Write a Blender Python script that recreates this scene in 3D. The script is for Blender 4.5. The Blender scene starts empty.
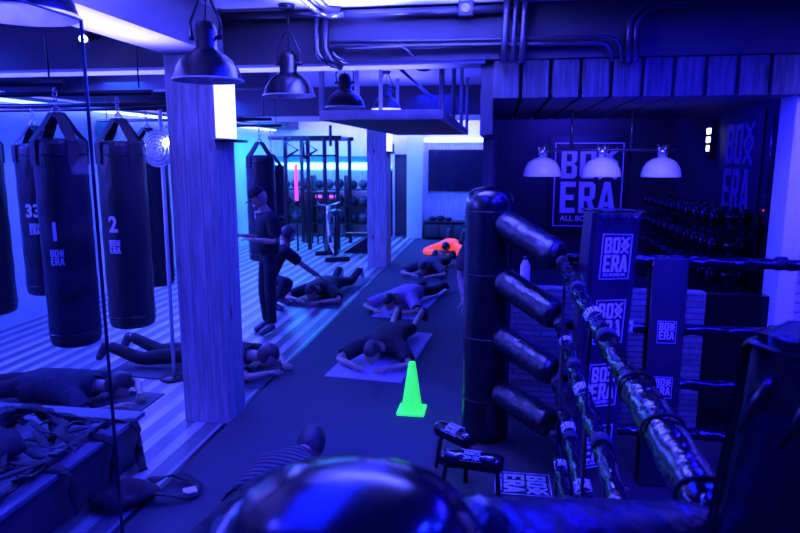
import bpy, bmesh, math, random
from mathutils import Vector, Matrix, Quaternion
random.seed(7)
S = bpy.context.scene
C = S.collection
PI = math.pi
V = Vector
H = 2.1                                   # eye height

# ------------------------------------------------------------------ camera
cam_d = bpy.data.cameras.new('camera'); cam = bpy.data.objects.new('camera', cam_d); C.objects.link(cam)
cam.location = (0, 0, H)
TH = math.radians(9.84); PS = math.radians(8.75)
cam.rotation_euler = (PI/2 - TH, 0, PS)
cam_d.sensor_width = 36; cam_d.lens = 28.8; cam_d.clip_start = .02
cam_d.dof.use_dof = True; cam_d.dof.focus_distance = 3.7; cam_d.dof.aperture_fstop = 4.8
S.camera = cam
S.view_settings.view_transform = 'Standard'; S.view_settings.look = 'None'
S.view_settings.gamma = 1; S.view_settings.use_curve_mapping = False
S.view_settings.exposure = 0.0

_F = V((-math.sin(PS)*math.cos(TH), math.cos(PS)*math.cos(TH), -math.sin(TH)))
_R = V((math.cos(PS), math.sin(PS), 0)); _U = _R.cross(_F)
def ray(x, y): return _F + _R*((x-400)/640) - _U*((y-266.5)/640)
def at(x, y, Y):
    r = ray(x, y); t = Y/r.y; return V((t*r.x, Y, H+t*r.z))
def onz(x, y, z=0):
    r = ray(x, y); t = (z-H)/r.z; return V((t*r.x, t*r.y, z))

# ------------------------------------------------------------------ materials
def nmat(name):
    m = bpy.data.materials.new(name); m.use_nodes = True
    nt = m.node_tree; b = nt.nodes['Principled BSDF']; return m, nt, b
def lk(nt, a, b): nt.links.new(a, b)
def coords(nt, scale=(1,1,1), rot=(0,0,0)):
    tc = nt.nodes.new('ShaderNodeTexCoord'); mp = nt.nodes.new('ShaderNodeMapping')
    mp.inputs['Scale'].default_value = scale; mp.inputs['Rotation'].default_value = rot
    lk(nt, tc.outputs['Object'], mp.inputs['Vector']); return mp.outputs['Vector']
def ramp(nt, fac, c0, c1, p0=0.3, p1=0.7):
    r = nt.nodes.new('ShaderNodeValToRGB'); r.color_ramp.elements[0].position = p0; r.color_ramp.elements[1].position = p1
    r.color_ramp.elements[0].color = (*c0, 1); r.color_ramp.elements[1].color = (*c1, 1)
    lk(nt, fac, r.inputs['Fac']); return r.outputs['Color']
def bump(nt, b, h, strength=.3, dist=.01):
    bp = nt.nodes.new('ShaderNodeBump'); bp.inputs['Strength'].default_value = strength; bp.inputs['Distance'].default_value = dist
    lk(nt, h, bp.inputs['Height']); lk(nt, bp.outputs['Normal'], b.inputs['Normal'])
def noise(nt, vec, scale, detail=4, rough=.6):
    n = nt.nodes.new('ShaderNodeTexNoise'); n.inputs['Scale'].default_value = scale; n.inputs['Detail'].default_value = detail
    n.inputs['Roughness'].default_value = rough; lk(nt, vec, n.inputs['Vector']); return n.outputs['Fac']
def basic(name, c, rough=.6, metal=0, spec=.5, nz=8, var=.25, bs=0., bsc=60, bd=.004, stretch=(1,1,1)):
    m, nt, b = nmat(name)
    v = coords(nt, stretch)
    col = ramp(nt, noise(nt, v, nz), tuple(x*(1-var) for x in c), tuple(min(1, x*(1+var)) for x in c))
    lk(nt, col, b.inputs['Base Color'])
    b.inputs['Roughness'].default_value = rough; b.inputs['Metallic'].default_value = metal
    b.inputs['Specular IOR Level'].default_value = spec
    if bs: bump(nt, b, noise(nt, v, bsc), bs, bd)
    return m
def emit(name, c, s):
    m, nt, b = nmat(name)
    b.inputs['Base Color'].default_value = (*c, 1); b.inputs['Emission Color'].default_value = (*c, 1)
    b.inputs['Emission Strength'].default_value = s; b.inputs['Roughness'].default_value = .6
    return m
def wood(name, c0, c1, axis='z', rough=.5, sc=3.0, knots=True, spec=.4):
    m, nt, b = nmat(name)
    st = {'z': (14, 14, .9), 'y': (14, .9, 14), 'x': (.9, 14, 14)}[axis]
    v = coords(nt, st)
    n1 = noise(nt, v, sc, 6, .65)
    col = ramp(nt, n1, c0, c1, .32, .68)
    if knots:
        v2 = coords(nt, {'z': (3.2, 3.2, 1.3), 'y': (3.2, 1.3, 3.2), 'x': (1.3, 3.2, 3.2)}[axis])
        vo = nt.nodes.new('ShaderNodeTexVoronoi'); vo.inputs['Scale'].default_value = 1.6; lk(nt, v2, vo.inputs['Vector'])
        k = ramp(nt, vo.outputs['Distance'], (.15, .15, .15), (1, 1, 1), .05, .16)
        mx = nt.nodes.new('ShaderNodeMixRGB'); mx.blend_type = 'MULTIPLY'; mx.inputs['Fac'].default_value = 1
        lk(nt, col, mx.inputs[1]); lk(nt, k, mx.inputs[2]); col = mx.outputs[0]
    lk(nt, col, b.inputs['Base Color']); b.inputs['Roughness'].default_value = rough
    b.inputs['Specular IOR Level'].default_value = spec
    bump(nt, b, n1, .35, .004)
    return m
def brick(name, c0, c1, mort, w=.22, h=.07, rough=.8):
    m, nt, b = nmat(name)
    tc = nt.nodes.new('ShaderNodeTexCoord'); sx = nt.nodes.new('ShaderNodeSeparateXYZ'); cb = nt.nodes.new('ShaderNodeCombineXYZ')
    lk(nt, tc.outputs['Object'], sx.inputs[0])
    ad = nt.nodes.new('ShaderNodeMath'); ad.operation = 'ADD'; lk(nt, sx.outputs['X'], ad.inputs[0]); lk(nt, sx.outputs['Y'], ad.inputs[1])
    lk(nt, ad.outputs[0], cb.inputs['X']); lk(nt, sx.outputs['Z'], cb.inputs['Y'])
    br = nt.nodes.new('ShaderNodeTexBrick'); lk(nt, cb.outputs[0], br.inputs['Vector'])
    br.inputs['Color1'].default_value = (*c0, 1); br.inputs['Color2'].default_value = (*c1, 1); br.inputs['Mortar'].default_value = (*mort, 1)
    br.inputs['Scale'].default_value = 1; br.inputs['Brick Width'].default_value = w; br.inputs['Row Height'].default_value = h
    br.inputs['Mortar Size'].default_value = .006; br.inputs['Bias'].default_value = 0
    n = noise(nt, cb.outputs[0], 22, 6)
    mx = nt.nodes.new('ShaderNodeMixRGB'); mx.blend_type = 'MULTIPLY'; mx.inputs['Fac'].default_value = .8
    lk(nt, br.outputs['Color'], mx.inputs[1]); lk(nt, ramp(nt, n, (.45, .45, .45), (1, 1, 1)), mx.inputs[2])
    lk(nt, mx.outputs[0], b.inputs['Base Color']); b.inputs['Roughness'].default_value = rough
    bump(nt, b, br.outputs['Fac'], -.5, .006)
    return m
def leather(name, c, rough=.3, wr=.5, sc=9, st=(1,1,1)):
    m, nt, b = nmat(name)
    v = coords(nt, st)
    b.inputs['Base Color'].default_value = (*c, 1); b.inputs['Roughness'].default_value = rough
    b.inputs['Specular IOR Level'].default_value = .6
    n = noise(nt, v, sc, 5, .55)
    lk(nt, ramp(nt, noise(nt, v, 3), tuple(x*.7 for x in c), tuple(x*1.3 for x in c)), b.inputs['Base Color'])
    bump(nt, b, n, wr, .02)
    return m

M = {}
M['mat_floor'] = basic('black speckled rubber', (.042, .05, .066), .85, spec=.2, nz=240, var=.45, bs=.3, bsc=300, bd=.002)
M['ceiling'] = basic('pale ceiling paint', (.62, .62, .66), .8, nz=1.5, var=.06)
M['beam'] = basic('dark blue grey beam paint', (.045, .045, .055), .7, nz=3, var=.12)
M['pale_beam'] = basic('pale beam paint', (.6, .6, .64), .75, nz=2, var=.06)  # also the tone of lit faces: beam underside slab, frame side rail
M['white_wall'] = basic('mottled pale plaster', (.66, .66, .7), .8, nz=1.3, var=.16, bs=.1, bsc=10)
M['black_wall'] = basic('black painted wall', (.02, .02, .026), .6, nz=2, var=.3)
M['dark_wall'] = basic('dark panel wall', (.035, .035, .045), .6, nz=2, var=.3)
M['pillar'] = wood('whitewashed pillar boards', (.2, .19, .19), (.5, .48, .48), 'z', .55, 2.5)
M['plank'] = wood('rough soffit planks', (.03, .028, .03), (.17, .16, .17), 'z', .6, 3.4)
M['panel_wood'] = wood('wood wall panel', (.3, .3, .32), (.62, .6, .62), 'z', .6, 2, False)
M['platform_wood'] = wood('platform plywood', (.14, .14, .16), (.2, .2, .22), 'y', .45, 2, False)
M['brick'] = brick('grey brick', (.1, .1, .11), (.22, .22, .24), (.07, .07, .08), .42, .045)
M['pale_brick'] = brick('whitewashed brick', (.3, .3, .33), (.6, .6, .66), (.2, .2, .24), .24, .07)
M['trim'] = basic('pale trim paint', (.72, .7, .76), .6, nz=4, var=.05)
M['leather'] = leather('black leather', (.007, .007, .01), .24, .22, 7)
M['leather_wr'] = leather('wrinkled black vinyl', (.005, .005, .008), .12, .55, 11)
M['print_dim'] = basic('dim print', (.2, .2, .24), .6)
M['frame_lit_paint'] = basic('lit frame paint', (.16, .15, .18), .4)  # lit tone of the hanging frame put into its colour
M['leather_roll'] = leather('creased roll vinyl', (.007, .007, .011), .3, .9, 9, (1.5, 1, 1))
M['leather_matt'] = leather('dull black leather', (.004, .004, .006), .17, .08, 7)
M['leather_matt'].node_tree.nodes['Principled BSDF'].inputs['Specular IOR Level'].default_value = .35
M['leather_pad'] = leather('blue black pad vinyl', (.02, .016, .03), .33, .3, 5, (4, 4, .6))
M['bag'] = leather('bag leather', (.011, .011, .016), .36, .9, 5, (3, 3, .8))
M['canvas'] = basic('black canvas', (.01, .01, .014), .7, nz=30, var=.3, bs=.2, bsc=200)
M['black_metal'] = basic('black metal', (.01, .01, .014), .35, .3, nz=5)
M['enamel'] = basic('black enamel', (.008, .008, .012), .24, 0, .4, nz=5, var=.1)
M['lamp_in'] = basic('white enamel lining', (.85, .85, .88), .4)
M['white_enamel'] = basic('white enamel shade', (.8, .78, .86), .3, nz=3, var=.04)
M['steel'] = basic('bright steel', (.6, .6, .64), .25, .9, nz=10, var=.1)
M['conduit'] = basic('painted conduit', (.05, .05, .065), .3, .4, .7, nz=6)
M['conduit_bright'] = basic('bright conduit', (.35, .35, .4), .25, .8, .7, nz=6)
M['print'] = basic('pale print', (.78, .76, .82), .6, nz=40, var=.08)
M['fabric_dark'] = basic('dark fabric', (.016, .016, .024), .85, spec=.3, nz=12, var=.4, bs=.6, bsc=18, bd=.02)
M['fabric_grey'] = basic('grey fabric', (.06, .06, .08), .85, spec=.3, nz=12, var=.3, bs=.6, bsc=18, bd=.02)
M['fabric_stripe'] = basic('striped fabric', (.02, .02, .03), .85, spec=.3)
_nt = M['fabric_stripe'].node_tree; _w = _nt.nodes.new('ShaderNodeTexWave'); _w.bands_direction = 'Y'; _w.inputs['Scale'].default_value = 6; _w.inputs['Distortion'].default_value = .6
lk(_nt, coords(_nt), _w.inputs['Vector']); lk(_nt, ramp(_nt, _w.outputs['Fac'], (.012, .012, .02), (.075, .07, .1), .4, .6), _nt.nodes['Principled BSDF'].inputs['Base Color'])
M['fabric_purple'] = basic('purple fabric', (.36, .2, .42), .85, spec=.3, nz=12, var=.25, bs=.6, bsc=18, bd=.02)
M['denim'] = basic('dark denim', (.03, .03, .05), .85, spec=.3, nz=14, var=.4, bs=.6, bsc=20, bd=.015)
M['skin'] = basic('skin', (.42, .28, .2), .55, nz=6, var=.1)
M['hair'] = basic('dark hair', (.025, .022, .03), .5, nz=30, var=.4, bs=.6, bsc=60, stretch=(1, 1, 6))
M['shoe'] = basic('dark shoe', (.06, .06, .08), .6)
M['white_shoe'] = basic('white shoe', (.8, .8, .84), .6)
M['yoga'] = basic('lilac exercise mat', (.42, .34, .55), .7, nz=60, var=.12, bs=.2, bsc=200)
M['yoga_dark'] = basic('dark exercise mat', (.05, .045, .08), .7, nz=60, var=.12)
M['teal'] = basic('teal plastic', (.02, .22, .26), .4)
M['screen'] = basic('dark screen glass', (.012, .012, .03), .12, 0, .7, nz=2)
M['leaf'] = basic('dark leaf', (.03, .08, .05), .5)
M['poster_ink'] = basic('grey printing ink', (.3, .28, .42), .8)
M['poster_paper'] = basic('poster paper', (.74, .72, .8), .7, nz=9, var=.06)
M['strip_cyan'] = emit('cyan white cove strip', (.07, .3, 1), 16)
M['strip_left'] = emit('left wall cove strip', (.1, .17, 1), 15)
M['strip_far'] = emit('blue white cove strip', (.09, .14, 1), 14)
M['uplit_glow'] = emit('uplight glow panel', (.1, .11, 1), 13)  # emissive stand-in for a pillar face washed by its uplight
M['glow_spot'] = emit('spot lens', (.2, .25, 1), 90)
M['pink_tube'] = emit('pink light tube', (1, .08, .55), 1.1)
M['red_led'] = emit('red indicator', (1, .03, .08), 1.5)
M['reflected_glow'] = emit('reflected lamp glow', (.75, .8, 1), 5)
M['neon_green'] = emit('fluorescent green plastic', (.035, .85, .07), .95)
M['neon_orange'] = emit('fluorescent orange fabric', (.95, .09, .045), .8)

# striped boards of the left floor
m, nt, b = nmat('striped floor boards')
v = coords(nt, (1, 1, 1))
sx = nt.nodes.new('ShaderNodeSeparateXYZ'); lk(nt, v, sx.inputs[0])
mu = nt.nodes.new('ShaderNodeMath'); mu.operation = 'MULTIPLY'; mu.inputs[1].default_value = 1/.205; lk(nt, sx.outputs['X'], mu.inputs[0])
fr = nt.nodes.new('ShaderNodeMath'); fr.operation = 'FRACT'; lk(nt, mu.outputs[0], fr.inputs[0])
rp = nt.nodes.new('ShaderNodeValToRGB'); e = rp.color_ramp.elements
e[0].position = 0; e[0].color = (.1, .1, .11, 1); e[1].position = .06; e[1].color = (.13, .13, .14, 1)
for p, c in ((.48, .16), (.56, .5), (.94, .62), (1, .12)):
    q = e.new(p); q.color = (c, c, c, 1)
lk(nt, fr.outputs[0], rp.inputs['Fac'])
cb = nt.nodes.new('ShaderNodeCombineXYZ'); lk(nt, sx.outputs['X'], cb.inputs['X']); lk(nt, sx.outputs['Y'], cb.inputs['Y'])
br = nt.nodes.new('ShaderNodeTexBrick'); mp = nt.nodes.new('ShaderNodeMapping'); mp.inputs['Rotation'].default_value = (0, 0, PI/2)
lk(nt, cb.outputs[0], mp.inputs['Vector']); lk(nt, mp.outputs[0], br.inputs['Vector'])
br.inputs['Scale'].default_value = 1; br.inputs['Brick Width'].default_value = 1.2; br.inputs['Row Height'].default_value = .1025
br.inputs['Color1'].default_value = (.6, .6, .6, 1); br.inputs['Color2'].default_value = (1, 1, 1, 1); br.inputs['Mortar'].default_value = (.4, .4, .4, 1)
br.inputs['Mortar Size'].default_value = .003
mx = nt.nodes.new('ShaderNodeMixRGB'); mx.blend_type = 'MULTIPLY'; mx.inputs['Fac'].default_value = .8
lk(nt, rp.outputs[0], mx.inputs[1]); lk(nt, br.outputs['Color'], mx.inputs[2])
v2 = coords(nt, (12, .8, 1)); n = noise(nt, v2, 4, 5)
m2 = nt.nodes.new('ShaderNodeMixRGB'); m2.blend_type = 'MULTIPLY'; m2.inputs['Fac'].default_value = .7
lk(nt, mx.outputs[0], m2.inputs[1]); lk(nt, ramp(nt, n, (.5, .5, .5), (1, 1, 1)), m2.inputs[2])
lk(nt, m2.outputs[0], b.inputs['Base Color']); b.inputs['Roughness'].default_value = .38
M['boards'] = m
# clear glass
m, nt, b = nmat('clear glass'); nt.nodes.remove(b)
tr = nt.nodes.new('ShaderNodeBsdfTransparent'); tr.inputs['Color'].default_value = (.8, .84, .95, 1)
gl = nt.nodes.new('ShaderNodeBsdfGlossy'); gl.inputs['Roughness'].default_value = .03
lw = nt.nodes.new('ShaderNodeLayerWeight'); lw.inputs['Blend'].default_value = .5
pw = nt.nodes.new('ShaderNodeMath'); pw.operation = 'POWER'; pw.inputs[1].default_value = 3; lk(nt, lw.outputs['Facing'], pw.inputs[0])
fz = nt.nodes.new('ShaderNodeMath'); fz.operation = 'MULTIPLY_ADD'; fz.inputs[1].default_value = .3; fz.inputs[2].default_value = .03; lk(nt, pw.outputs[0], fz.inputs[0])
ms = nt.nodes.new('ShaderNodeMixShader'); lk(nt, fz.outputs[0], ms.inputs[0]); lk(nt, tr.outputs[0], ms.inputs[1]); lk(nt, gl.outputs[0], ms.inputs[2])
lk(nt, ms.outputs[0], nt.nodes['Material Output'].inputs['Surface']); M['glass'] = m
M['glass_edge'] = basic('green glass edge', (.03, .06, .1), .1, 0, .8)

# ------------------------------------------------------------------ mesh helpers
def tag(o, label, cat, group=None):
    o['label'] = label; o['category'] = cat
    if group: o['group'] = group
    return o
def thing(name, label, cat, loc=(0,0,0), rz=0, group=None):
    o = bpy.data.objects.new(name, None); o.empty_display_size = .1; C.objects.link(o)
    o.location = loc; o.rotation_euler = (0, 0, rz); return tag(o, label, cat, group)
class G:
    def __init__(s): s.bm = bmesh.new()
    def add(s, verts, faces, smooth=False):
        vs = [s.bm.verts.new(v) for v in verts]
        for f in faces:
            try: q = s.bm.faces.new([vs[i] for i in f]); q.smooth = smooth
            except ValueError: pass
        return vs
    def box(s, a, b, bev=0, mtx=None, seg=2):
        x0, y0, z0 = [min(a[i], b[i]) for i in range(3)]; x1, y1, z1 = [max(a[i], b[i]) for i in range(3)]
        t = bmesh.new(); bmesh.ops.create_cube(t, size=1)
        for v in t.verts: v.co = V(((x0+x1)/2+v.co.x*(x1-x0), (y0+y1)/2+v.co.y*(y1-y0), (z0+z1)/2+v.co.z*(z1-z0)))
        if bev: 
            r = bmesh.ops.bevel(t, geom=t.edges[:], offset=bev, segments=seg, profile=.5, affect='EDGES')
            if seg > 1:
                for f in t.faces: f.smooth = True
        if mtx is not None: bmesh.ops.transform(t, matrix=mtx, verts=t.verts)
        s.merge(t); return s
    def merge(s, t, free=True):
        me = bpy.data.meshes.new('tmp'); t.to_mesh(me); s.bm.from_mesh(me); bpy.data.meshes.remove(me)
        if free: t.free()
    def tube(s, path, r, n=10, cap=True, rf=None, smooth=True):
        path = [V(p) for p in path]; k = len(path); rings = []
        up = None
        for i in range(k):
            d = (path[min(i+1, k-1)]-path[max(i-1, 0)]).normalized()
            if up is None:
                up = V((0, 0, 1)) if abs(d.z) < .9 else V((1, 0, 0))
            a = d.cross(up).normalized(); up = a.cross(d).normalized()
            rr = r[i] if isinstance(r, (list, tuple)) else r
            ring = []
            for j in range(n):
                t = 2*PI*j/n; q = rr*(rf(i, t) if rf else 1)
                ring.append(s.bm.verts.new(path[i]+a*math.cos(t)*q+up*math.sin(t)*q))
            rings.append(ring)
        for i in range(k-1):
            for j in range(n):
                f = s.bm.faces.new((rings[i][j], rings[i][(j+1) % n], rings[i+1][(j+1) % n], rings[i+1][j])); f.smooth = smooth
        if cap:
            s.bm.faces.new(rings[0][::-1]); s.bm.faces.new(rings[-1])
        return s
    def cyl(s, a, b, r, n=16, r2=None): return s.tube([a, b], [r, r if r2 is None else r2], n)
    def lathe(s, prof, c=(0, 0, 0), n=24, mtx=None, smooth=True, close=False):
        t = bmesh.new(); rings = []
        for (r, z) in prof:
            if r < 1e-5: rings.append([t.verts.new((0, 0, z))])
            else: rings.append([t.verts.new((r*math.cos(2*PI*j/n), r*math.sin(2*PI*j/n), z)) for j in range(n)])
        for i in range(len(rings)-1):
            A, B = rings[i], rings[i+1]
            for j in range(n):
                if len(A) == 1 and len(B) == 1: continue
                if len(A) == 1: f = t.faces.new((A[0], B[j], B[(j+1) % n]))
                elif len(B) == 1: f = t.faces.new((A[j], A[(j+1) % n], B[0]))
                else: f = t.faces.new((A[j], A[(j+1) % n], B[(j+1) % n], B[j]))
                f.smooth = smooth
        bmesh.ops.recalc_face_normals(t, faces=t.faces)
        bmesh.ops.transform(t, matrix=Matrix.Translation(c) @ (mtx if mtx is not None else Matrix()), verts=t.verts)
        s.merge(t); return s
    def ball(s, c, r, n=16, sc=(1, 1, 1), mtx=None):
        prof = [(r*math.sin(PI*i/(n//2)), -r*math.cos(PI*i/(n//2))) for i in range(n//2+1)]
        prof[0] = (0, -r); prof[-1] = (0, r)
        m = Matrix.Diagonal((*sc, 1));  m = (mtx @ m) if mtx is not None else m
        return s.lathe(prof, c, n, m)
    def poly(s, pts, thick, mtx=None):          # xy polygon extruded along z
        n = len(pts); vs = [V((x, y, 0)) for x, y in pts]+[V((x, y, thick)) for x, y in pts]
        if mtx is not None: vs = [mtx @ v for v in vs]
        s.add(vs, [list(range(n))[::-1], list(range(n, 2*n))]+[[i, (i+1) % n, n+(i+1) % n, n+i] for i in range(n)])
        return s
    def build(s, name, mat, parent=None, kind=None, warp=None):
        if warp:
            for v in s.bm.verts: v.co = warp(v.co)
        bmesh.ops.recalc_face_normals(s.bm, faces=s.bm.faces)
        me = bpy.data.meshes.new(name); s.bm.to_mesh(me); s.bm.free()
        me.materials.append(M[mat] if isinstance(mat, str) else mat)
        o = bpy.data.objects.new(name, me); C.objects.link(o)
        if parent: o.parent = parent
        if kind: o['kind'] = kind
        return o
def kids(o): return [c for c in bpy.data.objects if c.parent == o]
def copy_tree(o, parent=None):
    c = o.copy(); C.objects.link(c); c.parent = parent
    for ch in kids(o): copy_tree(ch, c)
    return c
def struct(name, g, mat): return g.build(name, mat, None, 'structure')
def frame_mtx(o, x, y):                       # local xy plane placed in space
    x = V(x).normalized(); y = V(y).normalized(); z = x.cross(y)
    m = Matrix((x, y, z)).transposed().to_4x4(); m.translation = V(o); return m

# ------------------------------------------------------------------ lettering
def stroke(a, b, w):
    a = V((*a, 0)); b = V((*b, 0)); d = (b-a).normalized(); n = V((-d.y, d.x, 0))*w/2
    return [((a+n).x, (a+n).y), ((a-n).x, (a-n).y), ((b-n).x, (b-n).y), ((b+n).x, (b+n).y)]
def R4(x0, y0, x1, y1): return [(x0, y0), (x1, y0), (x1, y1), (x0, y1)]
GL = {   # unit cell 1 wide x 1.7 high
 'B': [R4(0, 0, .32, 1.7), R4(.32, 0, .82, .28), R4(.32, .72, .8, .98), R4(.32, 1.42, .82, 1.7), [(.68, .28), (.68, .12), (.82, 0), (1, .18), (1, .68), (.8, .85), (.68, .72)], [(.66, .98), (.66, .9), (.8, .85), (.98, 1.02), (.98, 1.52), (.82, 1.7), (.66, 1.42)]],
 'O': [R4(0, .15, .32, 1.55), R4(.68, .15, 1, 1.55), [(0, .15), (.15, 0), (.85, 0), (1, .15), (.68, .28), (.32, .28)], [(0, 1.55), (.32, 1.42), (.68, 1.42), (1, 1.55), (.85, 1.7), (.15, 1.7)]],
 'E': [R4(0, 0, .32, 1.7), R4(.32, 0, .92, .28), R4(.32, .71, .82, .99), R4(.32, 1.42, .92, 1.7)],
 'R': [R4(0, 0, .32, 1.7), R4(.32, .66, .76, .92), R4(.32, 1.42, .8, 1.7), [(.66, .92), (.66, .7), (.8, .7), (.98, .88), (.98, 1.52), (.8, 1.7), (.66, 1.42)], [(.48, .66), (.72, 0), (1.05, 0), (.78, .72)]],
 'A': [[(-.02, 0), (.3, 0), (.6, 1.7), (.36, 1.7)], [(.74, 0), (1.06, 0), (.7, 1.7), (.46, 1.7)], R4(.26, .36, .8, .62)],
}
def text_bm(txt, size, thick=.001, bold=0):
    cu = bpy.data.curves.new('t', 'FONT'); cu.body = txt; cu.size = size; cu.extrude = thick/2; cu.offset = bold
    cu.align_x = 'CENTER'; cu.align_y = 'CENTER'; cu.resolution_u = 3
    o = bpy.data.objects.new('t', cu); C.objects.link(o)
    bpy.context.view_layer.update()
    dg = bpy.context.evaluated_depsgraph_get(); me = bpy.data.meshes.new_from_object(o.evaluated_get(dg))
    bm = bmesh.new(); bm.from_mesh(me); bpy.data.objects.remove(o); bpy.data.curves.remove(cu); bpy.data.meshes.remove(me)
    return bm
def logo(g, w, mtx, thick=.0015, small=True, fr=True):
    """the square two-line club mark, w wide; centre at origin of mtx"""
    h = w*1.32; u = w*.25; x0 = -w*.40
    cnt = [0]; _p = g.poly
    def poly(pts, th, m): cnt[0] += 1; _p(pts, th*(1+.04*cnt[0]), m)
    T = lambda pts, ox, oy, sx, sy: [(ox+x*sx, oy+y*sy) for x, y in pts]
    lh = h*.33/1.7
    for i, ch in enumerate('BO'):
        for p in GL[ch]: poly(T(p, x0+i*w*.275, h*.075, u*.92, lh), thick, mtx)
    xo, yo, xw, xh = x0+w*.55, h*.075, w*.26, h*.33
    A = [(0, 1), (1, .5), (0, 0)]; B = [(1, 1), (0, .5), (1, 0)]
    for L in (A, B):
        for a, b in zip(L, L[1:]): poly(stroke((xo+a[0]*xw, yo+a[1]*xh), (xo+b[0]*xw, yo+b[1]*xh), w*.055), thick, mtx)
    c = (xo+.5*xw, yo+.5*xh); r = w*.035
    poly([(c[0]-r*1.6, c[1]), (c[0], c[1]-r), (c[0]+r*1.6, c[1]), (c[0], c[1]+r)], thick, mtx)
    for i, ch in enumerate('ERA'):
        for p in GL[ch]: poly(T(p, x0+i*w*.275, -h*.32, u*(.97 if i < 2 else 1.0), lh*1.08), thick, mtx)
    if small:
        t = text_bm('ALL BOXED IN', w*.115, thick, w*.002)
        bmesh.ops.transform(t, matrix=mtx @ Matrix.Translation((-.01*w, -h*.385, thick/2)), verts=t.verts); g.merge(t)
    if fr:
        hw, hh, b = w*.5, h*.475, w*.014
        for p in (R4(-hw, -hh, hw, -hh+b), R4(-hw, hh-b, hw, hh), R4(-hw, -hh+b, -hw+b, hh-b), R4(hw-b, -hh+b, hw, hh-b)): poly(p, thick, mtx)
def number(g, txt, size, mtx, thick=.0015):
    t = text_bm(txt, size, thick, size*.02); bmesh.ops.transform(t, matrix=mtx @ Matrix.Translation((0, 0, thick/2)), verts=t.verts); g.merge(t)

# ------------------------------------------------------------------ figures
def skin_bm(verts, edges, radii, root=0, sub=2):
    me = bpy.data.meshes.new('sk'); me.from_pydata([tuple(v) for v in verts], edges, [])
    o = bpy.data.objects.new('sk', me); C.objects.link(o)
    o.modifiers.new('s', 'SKIN')
    if not me.skin_vertices:
        raise RuntimeError('no skin layer')
    for i, sv in enumerate(me.skin_vertices[0].data):
        sv.radius = radii[i] if isinstance(radii[i], tuple) else (radii[i], radii[i]); sv.use_root = (i == root)
    o.modifiers[0].use_smooth_shade = True; o.modifiers[0].branch_smoothing = .6
    ss = o.modifiers.new('u', 'SUBSURF'); ss.levels = sub; ss.render_levels = sub
    bpy.context.view_layer.update(); dg = bpy.context.evaluated_depsgraph_get()
    m2 = bpy.data.meshes.new_from_object(o.evaluated_get(dg)); bm = bmesh.new(); bm.from_mesh(m2)
    for f in bm.faces: f.smooth = True
    bpy.data.objects.remove(o); bpy.data.meshes.remove(me); bpy.data.meshes.remove(m2)
    return bm
def chain(names, J, R): return [J[n] for n in names], [R[n] for n in names]
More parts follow.
